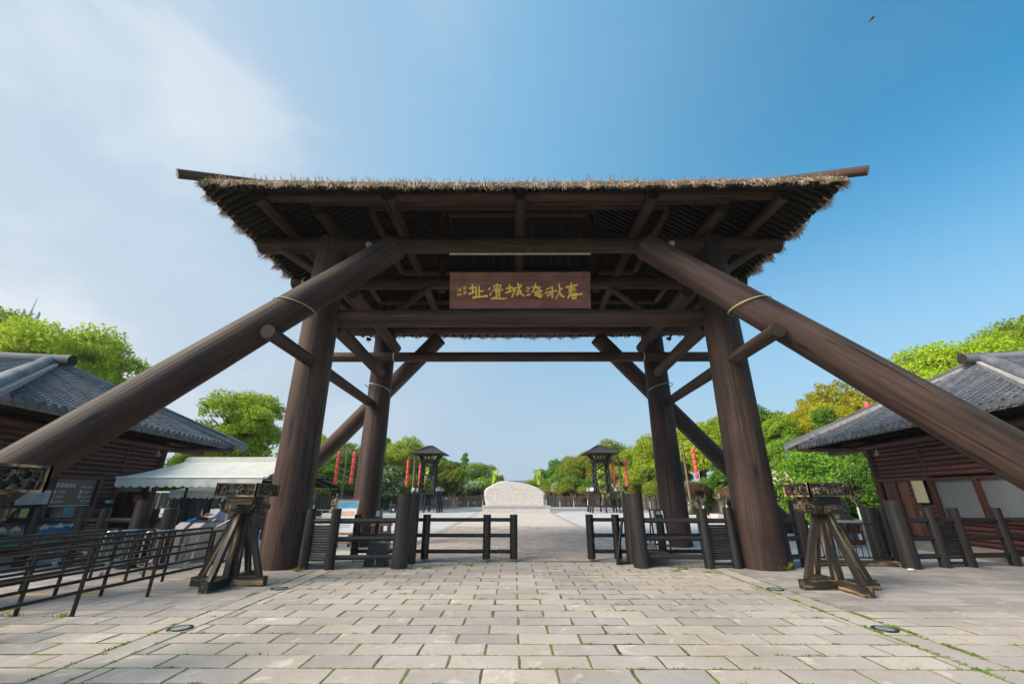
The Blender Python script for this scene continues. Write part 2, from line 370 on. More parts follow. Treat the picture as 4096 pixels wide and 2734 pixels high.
M['earth'] = plain('grassy_earth', (.075, .10, .035), .95, var=.4, scale=.8, bump=.3)

def sheet(name, x0, x1, y0, y1, z, mat, label, nx=1):
    m = MB(); m.poly([(x0, y0, z), (x1, y0, z), (x1, y1, z), (x0, y1, z)])
    o = m.build(name, mat, None, fix=False); tag(o, label, None, None, 'structure'); return o
sheet('ground', -900, 900, -300, 1500, -.034, M['earth'], 'grassy earth stretching away beyond the fences')

plaza = thing('plaza_paving', 'broad plaza of pale stone slabs laid in running bond before the gate', None, (0, 8, 0), None, 'structure')
m = MB(); m.poly([(-30, -6, -.005), (30, -6, -.005), (30, 12.72, -.005), (-30, 12.72, -.005)]); m.build('joint_bed', M['bed'], plaza, fix=False)

rs = random.Random(3)
def slab_geo(mb, x0, x1, y0, y1, z=0., seed=None, ch=.009, jit=.006, nl=4, ns=2, depth=.035):
    g = random.Random(seed) if seed is not None else rs
    L = []
    for i in range(nl): L.append((x0 + (x1 - x0) * i / nl, y0))
    for i in range(ns): L.append((x1, y0 + (y1 - y0) * i / ns))
    for i in range(nl): L.append((x1 - (x1 - x0) * i / nl, y1))
    for i in range(ns): L.append((x0, y1 - (y1 - y0) * i / ns))
    n = len(L); cx, cy = (x0 + x1) / 2, (y0 + y1) / 2
    outer = [(a + g.uniform(-jit, jit), b + g.uniform(-jit, jit) * 1.3) for a, b in L]
    tl = [g.uniform(-.0015, .0015) for _ in range(2)]
    top = []
    for a, b in outer:
        k = ch * g.uniform(.5, 2.2); dx = k if a < cx - (x1 - x0) * .3 else (-k if a > cx + (x1 - x0) * .3 else 0); dy = k if b < cy else -k
        top.append((a + dx, b + dy, z + tl[0] * (a - cx) + tl[1] * (b - cy)))
    mid = [(a, b, z - ch * .7) for a, b in outer]; bot = [(a, b, z - depth) for a, b in outer]
    mb.add(top + mid + bot, [tuple(range(n))])
    b0 = len(mb.v) - 3 * n
    for f in [(i + n, (i + 1) % n + n, (i + 1) % n, i) for i in range(n)] + [(i + 2 * n, (i + 1) % n + 2 * n, (i + 1) % n + n, i + n) for i in range(n)]: mb.f.append(tuple(j + b0 for j in f)); mb.sm.append(False); mb.mi.append(1)
SW, SD, JX, JY = .79, .385, .020, .019
variants = []
for k in range(12):
    q = MB(); slab_geo(q, -(SW - JX) / 2, (SW - JX) / 2, -(SD - JY) / 2, (SD - JY) / 2, 0, k + 50); variants.append(q.mesh('slab', [M['slab'], M['chip']]))
XL0, XL1, XR0, XR1 = -4.87, -4.47, 4.92, 5.32     # the two border courses that run towards the gate
pieces = []                                        # (x0,x1,y0,y1)
y = 5.27 - SD * 3; row = 0
while y < 12.35:
    off = .05 + (0 if (row % 2 == 1) else SW / 2)
    x = off - SW * 8
    while x < XR0:
        a, b = max(x, XL1), min(x + SW, XR0)
        if b - a > .12: pieces.append((a, b, y, y + SD))
        x += SW
    if y < 7.2:
        for lo, hi in ((-9.2, XL0), (XR1, 9.6)):
            x = off + .21 - SW * 14
            while x < hi:
                a, b = max(x, lo), min(x + SW, hi)
                if b - a > .12: pieces.append((a, b, y, y + SD))
                x += SW
    y += SD; row += 1
ROWEND = y
for (bx0, bx1) in ((XL0, XL1), (XR0, XR1)):
    yy = 4.1
    while yy < ROWEND - .1: pieces.append((bx0, bx1, yy, min(yy + 1.16, ROWEND))); yy += 1.16
def vis(p):
    cx, cy = (p[0] + p[1]) / 2, (p[2] + p[3]) / 2
    return p[3] > 4.9 and abs(cx) < cy * 1.27 + .75
pieces.sort(key=lambda p: (0 if vis(p) else 1, (p[2] + p[3]) / 2))
rest = MB(); nb = 0
for i, (a, b, c, d) in enumerate(pieces):
    if i < 300 and vis((a, b, c, d)):
        cx, cy = (a + b) / 2, (c + d) / 2; z = rs.uniform(-.003, .003)
        if abs((b - a) - SW) < .01 and abs((d - c) - SD) < .01:
            inst('slab', rs.choice(variants), plaza, (cx, cy, z), (0, 0, rs.choice((0, math.pi))))
        else:
            q = MB(); slab_geo(q, a + JX / 2, b - JX / 2, c + JY / 2, d - JY / 2, z, i); q.build('slab', [M['slab'], M['chip']], plaza, fix=False, at=(cx, cy, 0))
    else: slab_geo(rest, a + JX / 2, b - JX / 2, c + JY / 2, d - JY / 2, rs.uniform(-.003, .003), i)
yy = 5.27 - SD * 3 - SD
while yy > -5.5:                                   # the same paving carries on behind the viewer
    x = -9.5 + rs.choice((0, .4))
    while x < 9.5: slab_geo(rest, x, x + SW - JX, yy, yy + SD - JY, rs.uniform(-.003, .003), None, nl=1, ns=1); x += SW
    yy -= SD
o = rest.build('slab_field', [M['slab'], M['chip']], plaza, fix=False); o['kind'] = 'stuff'

side = MB()                                        # narrower, greyer pavers on either wing
for lo, hi in ((-17.5, XL0), (XR1, 17.5)):
    yy = 7.20; r = 0
    yy = [p for p in np.arange(5.27 - SD * 3, 9, SD) if p >= 7.2][0]
    while yy < 12.68:
        hgt = min(.305, 12.7 - yy); x = lo - rs.uniform(0, .6)
        while x < hi:
            w = rs.choice((.6, .6, .75, .9)); a, b = max(x, lo), min(x + w, hi)
            if b - a > .08: slab_geo(side, a + .005, b - .005, yy + .008, yy + hgt - .008, rs.uniform(-.002, .002), None, .005, .003, 2, 1)
            x += w
        yy += .305
o = side.build('grey_paver_field', [M['slabgrey'], M['chip']], plaza, fix=False); o['kind'] = 'stuff'; o['label'] = 'narrow grey pavers on both wings of the plaza'

court = thing('court_paving', 'courtyard floor of pale grey pavers behind the gate', None, (0, 12.8, 0), None, 'structure')
m = MB(); m.poly([(-40, 12.72, -.008), (40, 12.72, -.008), (40, 61, -.008), (-40, 61, -.008)]); m.build('paver_sheet', M['courtgrey'], court, fix=False)
path = thing('sett_path', 'red brown sett path leading from the gate to the standing stone', None, (0, 12.8, 0), None, 'structure')
m = MB(); m.poly([(-3.85, 12.78, -.004), (3.85, 12.78, -.004), (3.85, 45, -.004), (-3.85, 45, -.004)]); m.build('sett_sheet', M['courtbrick'], path, fix=False)
m = MB(); yy = 12.86; r = 0
while yy < 26:
    x = -3.55 + (r % 2) * .15
    while x < 3.5:
        slab_geo(m, x + .006, x + .294, yy + .006, yy + .134, .004 + rs.uniform(-.004, .004), None, .008, .004, 1, 1, .02); x += .30
    yy += .14; r += 1
o = m.build('sett', [M['sett'], M['chip']], path, fix=False); o['kind'] = 'stuff'
m = MB()
for xx in (-3.75, 3.75):
    yy = 12.86
    while yy < 44.5: slab_geo(m, xx - .17, xx + .17, yy, yy + .59, .008, None, .01, .004, 1, 1, .03); yy += .6
o = m.build('edge_stone', [M['slab'], M['chip']], path, fix=False); o['kind'] = 'stuff'
m = MB(); m.box((-6.5, 12.60, -.01), (6.6, 12.66, .006)); m.build('gate_rail', M['pipe'], court, fix=False)
sheet('road', -60, 60, 49.5, 60.2, -.003, M['asphalt'], 'grey road crossing behind the standing stone')

# yellow waiting lines in the queue
M['yellow'] = plain('yellow_road_paint', (.62, .40, .04), .8, var=.35, scale=9.)
m = MB()
for (x0, x1, yc) in ((-8.30, -7.95, 7.50), (-9.25, -8.72, 8.63), (-8.45, -7.75, 8.60), (-8.75, -7.95, 9.98), (-7.45, -6.95, 9.95), (-9.2, -6.9, 11.02)):
    m.box((x0, yc - .035, -.002), (x1, yc + .035, .004))
o = m.build('waiting_lines', M['yellow'], None, fix=False); tag(o, 'yellow waiting lines painted between the queue railings', None, None, 'structure')

# in-ground lights
def ground_light(x, y, where):
    t = thing('ground_light', 'round in-ground spotlight ' + where, 'ground light', (x, y, 0), 'in-ground lights in the border courses')
    MB().lathe([(.155, -.01), (.155, .008), (.115, .011), (.112, .004)], (x, y, 0), 24).build('rim', M['pipe'], t, fix=False)
    m = MB(); m.poly([(x + .113 * math.cos(a * math.pi / 10), y + .113 * math.sin(a * math.pi / 10), .006) for a in range(20)]); m.build('lens', M['lens'], t, fix=False)
for x, y, w in ((-4.66, 6.62, 'in the queue side border course, farther from the gate'), (-4.66, 9.15, 'in the queue side border course, nearer the gate'),
                (5.12, 6.65, 'in the ticket house side border course, farther from the gate'), (5.12, 9.15, 'in the ticket house side border course, nearer the gate')): ground_light(x, y, w)

# grass tufts growing in the joints
M['weed'] = foliage('joint_weeds', (.09, .15, .015), (.20, .30, .03), .35)
m = MB(); gr = random.Random(21)
def tuft(x, y, n, h, s=.05):
    for _ in range(n):
        a = gr.uniform(0, 6.28); bx, by = x + gr.gauss(0, s), y + gr.gauss(0, s * .35); l = h * gr.uniform(.4, 1); lean = gr.uniform(.2, .9) * l; w = gr.uniform(.004, .009)
        px, py = -math.sin(a) * w, math.cos(a) * w; tx, ty = math.cos(a) * lean, math.sin(a) * lean
        m.add([(bx - px, by - py, -.01), (bx + px, by + py, -.01), (bx + tx * .5 + px * .7, by + ty * .5 + py * .7, l * .65), (bx + tx, by + ty, l)], [(0, 1, 2), (0, 2, 3)])
for i in range(620):
    u = gr.random()
    if u < .40: x = (XR0 if gr.random() < .6 else XR1) + gr.gauss(0, .01); y = gr.uniform(4.9, 11.5); s = .04
    elif u < .52: x = (XL1 if gr.random() < .5 else XL0); y = gr.uniform(4.9, 11); s = .03
    else:
        r = gr.randrange(0, 21); y = 5.27 + (r - 1) * SD; x = gr.uniform(-y * 1.1, y * 1.1) * (.9 if gr.random() < .4 else 1)
        if y > 7.2: x = max(-4.4, min(4.9, x)) * gr.uniform(.2, 1)
        if gr.random() < .55: x = abs(x)
        s = .05
    tuft(x, y, gr.randrange(6, 18), gr.uniform(.010, .028), s * .7)
for (x, y, h) in ((-5.28, 11.05, .12), (-6.3, 11.1, .07), (6.7, 11.3, .22), (6.6, 11.2, .16), (-2.2, 11.5, .08), (-2.6, 11.4, .07), (4.2, 11.4, .1), (4.6, 10.9, .07), (-6.9, 7.2, .06), (-7.7, 7.2, .06), (3.9, 11.1, .07), (11.9, 11.6, .07), (-1.2, 11.9, .06)): tuft(x, y, 45, h, .07)
o = m.build('joint_weeds', M['weed'], None, fix=False); tag(o, 'small green weeds growing in the paving joints', None, None, 'stuff')

# ================================================================== TIMBER GATE
GX = 0.18; GY = 14.0
gate = thing('timber_gate', 'monumental dark timber gate of huge logs with splayed braces and thatched hip roof', 'gate', (GX, GY, 0))
CW, BM, EG, DE = M['column'], M['beam'], M['endgrain'], M['darkend']
for sx in (-1, 1):
    log(gate, 'column', (GX + sx * 6.19, 11.68, -.05), (GX + sx * 6.02, 11.05, 9.35), .545, .475, CW, 28, 3 + sx, .02, DE)
    log(gate, 'column', (GX + sx * 5.78, 16.35, -.05), (GX + sx * 6.0, 16.95, 9.2), .50, .45, CW, 24, 9 + sx, .012, DE)
    # front brace: foot out on the plaza, head against the front beam
    a, b = Vector((GX + sx * 3.82, 10.28, 8.60)), Vector((GX + sx * 9.02, 7.83, 2.50)); d = (b - a); foot = a + d * (1 + 2.55 / (a.z - b.z))
    log(gate, 'brace', foot, a - d.normalized() * .12, .47, .385, CW, 28, 20 + sx, .022, DE)
    a, b = Vector((GX + sx * 3.7, 17.6, 8.6)), Vector((GX + sx * 9.8, 20.3, 3.3)); d = (b - a); foot = a + d * (1 + 3.35 / (a.z - b.z))
    log(gate, 'brace', foot, a, .42, .36, CW, 22, 24 + sx, .012, DE)
    # ties running front to back
    log(gate, 'tie_log', (GX + sx * 5.98, 8.72, 5.33), (GX + sx * 6.12, 16.2, 5.28), .172, .165, CW, 14, 30 + sx, .03, DE)
    log(gate, 'tie_log', (GX + sx * 5.78, 11.6, 6.65), (GX + sx * 5.62, 15.65, 6.35), .225, .205, BM, 14, 32 + sx, .03, DE)
    log(gate, 'tie_log', (GX + sx * 5.30, 11.4, 7.75), (GX + sx * 5.25, 16.3, 7.62), .20, .20, BM, 14, 34 + sx, .03, DE)
    # knee braces out to the beam ends
    log(gate, 'knee_brace', (GX + sx * 5.95, 10.95, 7.95), (GX + sx * 7.55, 10.85, 9.0), .13, .12, BM, 12, 36 + sx, .03, DE)
    log(gate, 'knee_brace', (GX + sx * 5.9, 13.1, 7.7), (GX + sx * 7.55, 13.1, 9.0), .12, .11, BM, 12, 38 + sx, .03, DE)
    log(gate, 'knee_brace', (GX + sx * 5.0, 12.9, 7.2), (GX + sx * 3.2, 13.2, 9.0), .12, .11, BM, 12, 39 + sx, .03, DE)
log(gate, 'beam', (GX - 8.25, 10.9, 9.16), (GX + 8.2, 10.9, 9.13), .255, .245, BM, 20, 41, .02, EG)
log(gate, 'beam', (GX - 8.35, 13.15, 9.06), (GX + 8.3, 13.15, 9.04), .235, .235, BM, 18, 42, .02, EG)
log(gate, 'beam', (GX - 8.2, 17.35, 8.96), (GX + 8.2, 17.35, 8.94), .25, .25, BM, 18, 43, .02, EG)
log(gate, 'beam', (GX - 5.7, 11.45, 6.86), (GX + 5.7, 11.45, 6.86), .275, .265, BM, 20, 44, .015, EG)
log(gate, 'beam', (GX - 8.0, 15.85, 7.08), (GX + 8.0, 15.85, 7.08), .20, .20, BM, 16, 45, .015, EG)
# log stubs riding on the column heads and outriggers carrying the eave purlins
for sx in (-1, 1):
    log(gate, 'outrigger', (GX + sx * 6.1, 9.95, 9.75), (GX + sx * 5.6, 12.6, 9.55), .17, .16, BM, 12, 50 + sx, .05, DE)
    log(gate, 'outrigger', (GX + sx * 7.45, 9.2, 9.62), (GX + sx * 7.1, 13.0, 9.55), .17, .15, BM, 12, 52 + sx, .03, DE)
for x in (-3.75, 0, 3.75):
    log(gate, 'outrigger', (GX + x * 1.0, 9.15, 9.63), (GX + x, 18.4, 9.60), .17, .16, BM, 12, int(55 + x), .03, DE)

# --- hip roof -----------------------------------------------------
EZ, EX, EY0, EY1, SL = 9.42, 8.55, 8.45, 19.35, .66
EYM = (EY0 + EY1) / 2; HD = (EY1 - EY0) / 2; RZ = EZ + HD * SL; RX = EX - HD
def roof_pt(x, y, lift=0.): return (x, y, EZ + SL * min(EX - abs(x - GX), HD - abs(y - EYM)) + lift)
# purlins under the slopes
for inset, r in ((1.0, .15), (1.9, .13), (3.2, .13)):
    z = EZ + SL * inset - .24
    for ys in (EY0 + inset, EY1 - inset): log(gate, 'purlin', (GX - EX + inset + .05, ys, z), (GX + EX - inset - .05, ys, z), r, r, BM, 12, 60 + int(inset * 3), .03, DE)
    for sx in (-1, 1): log(gate, 'purlin', (GX + sx * (EX - inset - .02), EY0 + inset + .12, z), (GX + sx * (EX - inset - .02), EY1 - inset - .12, z), r, r, BM, 12, 61 + int(inset * 3), .03, DE)
log(gate, 'ridge_beam', (GX - RX - .1, EYM, RZ - .25), (GX + RX + .1, EYM, RZ - .25), .16, .16, BM, 12, 66, .02, DE)
for x in (-3.0, 0, 3.0): log(gate, 'king_post', (GX + x, EYM, 9.1), (GX + x, EYM, RZ - .3), .14, .13, BM, 12, 67, .02, DE)
# pole rafters, one by one
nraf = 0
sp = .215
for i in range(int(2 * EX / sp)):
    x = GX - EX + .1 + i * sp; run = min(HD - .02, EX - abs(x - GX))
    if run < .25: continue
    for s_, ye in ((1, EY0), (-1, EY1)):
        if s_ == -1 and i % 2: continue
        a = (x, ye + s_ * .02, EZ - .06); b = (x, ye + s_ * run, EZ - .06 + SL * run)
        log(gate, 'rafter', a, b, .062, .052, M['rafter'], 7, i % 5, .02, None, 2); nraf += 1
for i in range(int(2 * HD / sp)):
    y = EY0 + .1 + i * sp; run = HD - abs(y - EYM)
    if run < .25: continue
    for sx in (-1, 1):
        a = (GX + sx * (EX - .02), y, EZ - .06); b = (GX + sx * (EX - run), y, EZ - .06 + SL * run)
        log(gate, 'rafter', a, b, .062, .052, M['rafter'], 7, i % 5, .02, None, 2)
# thatch coat: thick slopes, uneven, with a slight flare up at the corners
def thatch_mat():
    m = NT('straw_thatch'); v = m.coord((1, 1, 1)); g = m.noise(v, 22., 5, .7, .5); b = m.noise(v, 1.5, 4, .6)
    c = m.ramp(g, [(.25, (.10, .072, .042)), (.5, (.27, .20, .125)), (.8, (.46, .36, .24))]); c = m.mix(m.mr(b, .35, .7, 0., .45), c, (.16, .13, .10))
    m.color(c); m.rough(.9); m.bump(g, .8, .03); return m.m
M['thatch'] = thatch_mat()
M['straw'] = plain('dry_straw', (.56, .41, .30), .8, var=.55, scale=5.)
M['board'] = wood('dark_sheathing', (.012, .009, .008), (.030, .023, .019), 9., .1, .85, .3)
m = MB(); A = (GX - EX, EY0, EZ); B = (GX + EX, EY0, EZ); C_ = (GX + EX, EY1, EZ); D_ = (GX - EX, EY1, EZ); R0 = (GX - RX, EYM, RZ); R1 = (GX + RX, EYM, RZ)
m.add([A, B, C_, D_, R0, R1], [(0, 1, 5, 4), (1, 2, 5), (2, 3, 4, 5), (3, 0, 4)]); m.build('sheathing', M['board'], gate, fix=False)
tr = random.Random(5)
def up(p, d, k=0): return (p[0], p[1], p[2] + d)
m = MB(); NS = 60; T = .15
def slope(p0, p1, q0, q1, nu, nv):
    P0, P1, Q0, Q1 = map(Vector, (p0, p1, q0, q1)); vs = []
    for j in range(nv + 1):
        t = j / nv
        for i in range(nu + 1):
            u = i / nu; p = (P0.lerp(P1, u)).lerp(Q0.lerp(Q1, u), t); p.z += (.075 - .16 * (1 - (2 * u - 1) ** 2)) * max(0, 1 - 3 * t) + T * (1 if j else .75) + tr.uniform(-.02, .02); vs.append(p)
    m.add(vs, [(j * (nu + 1) + i, j * (nu + 1) + i + 1, (j + 1) * (nu + 1) + i + 1, (j + 1) * (nu + 1) + i) for j in range(nv) for i in range(nu)], True)
slope(A, B, R0, R1, 60, 14); slope(C_, D_, R1, R0, 60, 14); slope(B, C_, R1, R1, 36, 14); slope(D_, A, R0, R0, 36, 14)
for P, Q in ((A, B), (B, C_), (C_, D_), (D_, A)):
    for i in range(24):
        e = []
        for u in (i / 24, (i + 1) / 24): pt = Vector(P).lerp(Vector(Q), u); zz = .075 - .16 * (1 - (2 * u - 1) ** 2); e.append((pt.x, pt.y, pt.z + zz + T * .78)); e.append((pt.x, pt.y, pt.z + zz - .03))
        m.add([e[1], e[3], e[2], e[0]], [(0, 1, 2, 3)])
coat = m.build('thatch', M['thatch'], gate, fix=False)
# straw ends along every eave
def sag(u): return .075 - .16 * (1 - (2 * u - 1) ** 2)
def fringe(P, Q, n, lout, name, big=1.0):
    P, Q = Vector(P), Vector(Q); d = (Q - P).normalized(); out = Vector((d.y, -d.x, 0)); f = MB(); L = (Q - P).length
    for i in range(n):
        t = tr.random(); p = P.lerp(Q, t); p.z += sag(t); cl = .5 + .5 * math.sin(t * L * 7.3 + 2 * math.sin(t * L * 1.9)); z0 = tr.uniform(.0, T * .95)
        b = p + Vector((0, 0, z0)) - out * tr.uniform(0, .12)
        u = tr.random(); side = d * tr.gauss(0, .10)
        if u < .90: l = tr.uniform(.08, .22) * (.45 + .75 * cl) * big; v = (out * tr.uniform(.45, .9) * lout + side + Vector((0, 0, -tr.uniform(.5, 1.15)))).normalized() * l
        else: l = tr.uniform(.06, .22) * big; v = (out * tr.uniform(.5, 1.1) + side * 3 + Vector((0, 0, tr.uniform(.15, .9)))).normalized() * l
        w = (d + out * tr.uniform(-.5, .5)).normalized() * tr.uniform(.005, .012)
        mid = b + v * .55 + out * .02; e = b + v
        f.add([b - w, b + w, mid + w * .9, mid - w * .9, e + w * .3, e - w * .3], [(0, 1, 2, 3), (3, 2, 4, 5)])
    o = f.build('straw_fringe', M['straw'], coat, fix=False); o['kind'] = 'stuff'
fringe(A, B, 7500, .8, 'f'); fringe(C_, D_, 3200, .8, 'b'); fringe(B, C_, 3600, 1.3, 'r', 1.45); fringe(D_, A, 3600, 1.3, 'l', 1.45)
# hip poles lying on the thatch and poking out past the corners
for sx in (-1, 1):
    for (ye, dy) in ((EY0, 1), (EY1, -1)):
        c = Vector((GX + sx * EX, ye, EZ + .16)); dirv = Vector((-sx, dy, SL)).normalized()
        log(gate, 'hip_pole', c - Vector((-sx, dy, .30)).normalized() * .47, c + dirv * (HD * 1.55), .125, .105, M['beam'], 14, 70 + sx, .02, EG)

# straps round brace and column, and pipe bands on beam ends
def ring_strap(name, c, axis, r, w, mat):
    axis = Vector(axis).normalized(); q = axis.to_track_quat('Z', 'Y'); m = MB(); m.lathe([(r, -w / 2), (r + .012, -w / 2), (r + .012, w / 2), (r, w / 2)], (0, 0, 0), 32)
    return inst(name, m.mesh(name, mat), gate, c, q)
for sx in (-1, 1):
    a, b = Vector((GX + sx * 3.82, 10.28, 8.60)), Vector((GX + sx * 9.02, 7.83, 2.50)); c = a.lerp(b, .40); ax = (b - a).normalized()
    ax_u = (Vector((0, 0, 1)) - ax * ax.z).normalized(); ax_v = ax.cross(ax_u); q = MB(); c = a.lerp(b, .385); N_ = 36; vs = []   # slack strap wound slantwise round the brace
    for k in range(N_):
        ph = 2 * math.pi * k / N_; dr = ax_u * math.cos(ph) + ax_v * math.sin(ph); o_ = c + ax * (.26 * math.cos(ph))
        vs += [o_ + dr * .438 - ax * .016, o_ + dr * .446 + ax * .016]
    q.add(vs, [(2 * k, 2 * k + 1, (2 * k + 3) % (2 * N_), (2 * k + 2) % (2 * N_)) for k in range(N_)], True); q.build('strap', M['strap'], gate, fix=False, at=c)
    ring_strap('strap', (GX + sx * 7.9, 13.15, 9.05), (1, 0, 0), .243, .07, M['band'])
    ring_strap('strap', (GX + sx * 5.15, 15.85, 7.08), (1, 0, 0), .205, .05, M['band'])
ring_strap('strap', (GX - 5.9, 16.35, 5.9), (.2, .1, 1), .49, .03, M['band']); ring_strap('strap', (GX + 5.9, 16.35, 5.9), (-.2, .1, 1), .49, .03, M['band'])

# ---------------------------------------------------------------- name board
PLQ = wood('plaque_wood', (.155, .050, .036), (.27, .112, .085), 3.5, .12, .5, .15, pale=(.33, .22, .19), axis='x', spec=.4, crack=False)

pl = thing('name_board', 'dark red timber name board with gold brush calligraphy standing on the lower beam', 'sign', (GX, 11.25, 7.12))
PB = Vector((GX, 11.28, 7.115)); PU = Vector((0, -.30, 1.10)); PU_L = PU.length; PUN = PU.normalized(); PN = Vector((0, -PUN.z, PUN.y)).normalized()   # leans forward
PW = 4.36
for k in range(4):                                  # four boards edge to edge
    z0, z1 = PU_L * k / 4 + .002, PU_L * (k + 1) / 4 - .002
    q = MB(); c = PB + PUN * (z0 + z1) / 2; q.obox(c, Vector((PW / 2, 0, 0)), PN * .035, PUN * (z1 - z0) / 2); q.build('board', PLQ, pl, at=c)
STROKES = {
 'spring': [[(1745,690,13),(1810,676,9),(1880,662,12)], [(1772,722,8),(1852,700,9)], [(1808,636,9),(1803,700,9),(1800,762,8)], [(1806,742,9),(1762,842,11)], [(1768,752,7),(1868,728,8)], [(1800,806,8),(1945,786,12)], [(1816,778,9),(1820,856,9)], [(1818,784,8),(1872,771,8),(1864,850,9)], [(1822,816,7),(1862,811,7)], [(1820,852,9),(1864,848,9)]],
 'autumn': [[(1552,684,9),(1512,704,8),(1470,722,10)], [(1456,772,10),(1530,752,8),(1600,741,9)], [(1550,690,9),(1549,834,11)], [(1545,765,7),(1486,812,12)], [(1640,652,10),(1650,730,9),(1632,792,8),(1596,848,8)], [(1646,748,9),(1672,810,13),(1706,828,12)], [(1600,742,13),(1606,746,13)], [(1672,717,14),(1680,714,13)]],
 'drown': [[(1212,697,12),(1240,708,11)], [(1206,742,10),(1228,748,9)], [(1212,802,12),(1252,788,8)], [(1272,688,8),(1330,684,8),(1388,692,9)], [(1325,636,8),(1312,700,10),(1276,762,9)], [(1334,694,9),(1372,722,9),(1410,746,8)], [(1310,760,8),(1390,748,9),(1384,800,8)], [(1314,756,8),(1318,806,8),(1384,800,7)], [(1316,779,6),(1384,774,6)], [(1346,738,8),(1350,818,9),(1392,832,12),(1414,790,6)]],
 'city': [[(928,708,9),(1002,690,11)], [(968,655,10),(972,762,9)], [(924,766,10),(1012,734,8)], [(1006,708,8),(1122,690,9)], [(1040,702,10),(1030,762,9),(1004,826,8)], [(1048,746,6),(1088,736,7),(1084,788,8),(1062,786,5)], [(1084,635,10),(1096,700,10),(1122,772,11),(1168,814,9)], [(1132,736,7),(1070,808,7)], [(1112,656,8),(1132,670,9)]],
 'relic': [[(712,694,7),(688,722,9)], [(722,756,6),(706,802,9)], [(756,670,9),(852,658,8),(842,706,8)], [(758,672,8),(770,712,7),(842,702,7)], [(806,644,11),(800,732,8)], [(744,738,8),(876,726,9)], [(788,752,9),(792,826,9)], [(788,752,8),(838,746,8),(836,822,9)], [(792,776,6),(834,773,6)], [(792,799,6),(834,796,6)], [(806,826,7),(752,838,8),(724,850,7)], [(724,850,9),(832,846,10),(884,852,11),(936,838,5)]],
 'site': [[(430,703,11),(522,690,10)], [(468,660,13),(474,772,11)], [(424,782,11),(516,744,8)], [(558,676,9),(562,822,11)], [(566,748,8),(616,740,9)], [(520,712,9),(524,824,10)], [(482,832,14),(570,822,9),(664,812,15)]],
 'signature': [[(344,684,4),(384,682,4)], [(364,676,4),(352,700,3)], [(346,708,4),(386,704,3)], [(366,700,4),(350,728,4)], [(366,710,3),(384,726,4)], [(352,758,4),(384,754,4)], [(344,770,4),(388,764,4)], [(368,746,4),(368,792,4)], [(366,772,3),(348,786,3)], [(268,712,4),(276,718,4)], [(266,734,4),(278,746,4)], [(290,716,3),(318,712,4)], [(302,706,4),(288,750,4)], [(306,728,4),(308,748,4),(324,744,3)], [(266,782,4),(264,808,4)], [(266,782,3),(286,780,3),(284,806,4)], [(266,794,3),(284,792,3)], [(292,782,3),(302,778,3),(300,806,4)], [(308,780,4),(320,782,4),(310,796,3),(326,798,3),(318,820,4)]]}
for nm, sts in STROKES.items():
    q = MB()
    for si, st in enumerate(sts):
        off = PN * (.037 + .0012 * si); pts = []
        for x, y, w in st:
            u = (x - 1112.5) / 1905 * PW; v = (983.5 - y) / 504 * PU_L; pts.append((PB + Vector((u, 0, 0)) + PUN * v + off, w / 1905 * PW * 1.06))
        for (p, w), (p2, w2) in zip(pts[:-1], pts[1:]):
            d = (p2 - p).normalized(); s = PN.cross(d)
            q.prism([p + s * w, p - s * w, p2 - s * w2, p2 + s * w2], PN * .006)
        for j, (p, w) in enumerate(pts):
            q.prism([p + PN * .0004 * (j + 1) + (Vector((1, 0, 0)) * math.cos(k * math.pi / 5) + PUN * math.sin(k * math.pi / 5)) * w for k in range(10)], PN * .006)
    q.build('character' if nm != 'signature' else 'signature', M['gold'], pl, at=PB)
bp = thing('bamboo_pole', 'pale bamboo pole hung under the upper beam above the name board', 'pole', (GX - 2.15, 10.66, 8.66))
log(bp, 'cane', (GX - 2.17, 10.62, 8.66), (GX + 2.17, 10.62, 8.65), .032, .030, M['bamboo'], 10, 3, .01)
for x in (-1.07, 0.0, 1.07):
    q = MB(); q.tube([(GX + x, 10.62, 8.70), (GX + x, 10.68, 8.95)], .008, 6); q.build('wire', M['black'], bp)
    q = MB(); q.tube([(GX + x - .012, 10.62, 8.656), (GX + x + .012, 10.62, 8.656)], .037, 10); q.build('node', M['bamboo'], bp)

# spotlights clamped to the timbers
def spot(loc, aim, where, mat='white'):
    t = thing('spotlight', where, 'spotlight', loc, 'spotlights clamped to the gate'); L = Vector(loc); a = Vector(aim).normalized()
    q = MB(); q.tube([L, L + Vector((0, 0, .12))], .018, 8); q.build('bracket', M['band'], t)
    b = L + Vector((0, 0, .15)); q = MB(); q.tube([b - a * .10, b - a * .02, b + a * .09], [.04, .07, .085], 12); h = q.build('head', M[mat], t)
    q = MB(); q.tube([b + a * .088, b + a * .094], .075, 12); q.build('glass', M['lens'], h)
for sx, w in ((-1, 'queue railing end'), (1, 'closed ticket house end')):
    spot((GX + sx * 4.65, 10.55, 8.82), (0, -.6, -.5), 'small pale spotlight on the head of the front brace, ' + w)
    spot((GX + sx * 7.45, 13.0, 9.02), (sx * .3, -.8, -.3), 'small pale spotlight by the strapped end of the middle beam, ' + w)
    spot((GX + sx * 6.35, 15.9, 7.75), (sx, -.3, .1), 'small black spotlight on the rear column, ' + w, 'black')

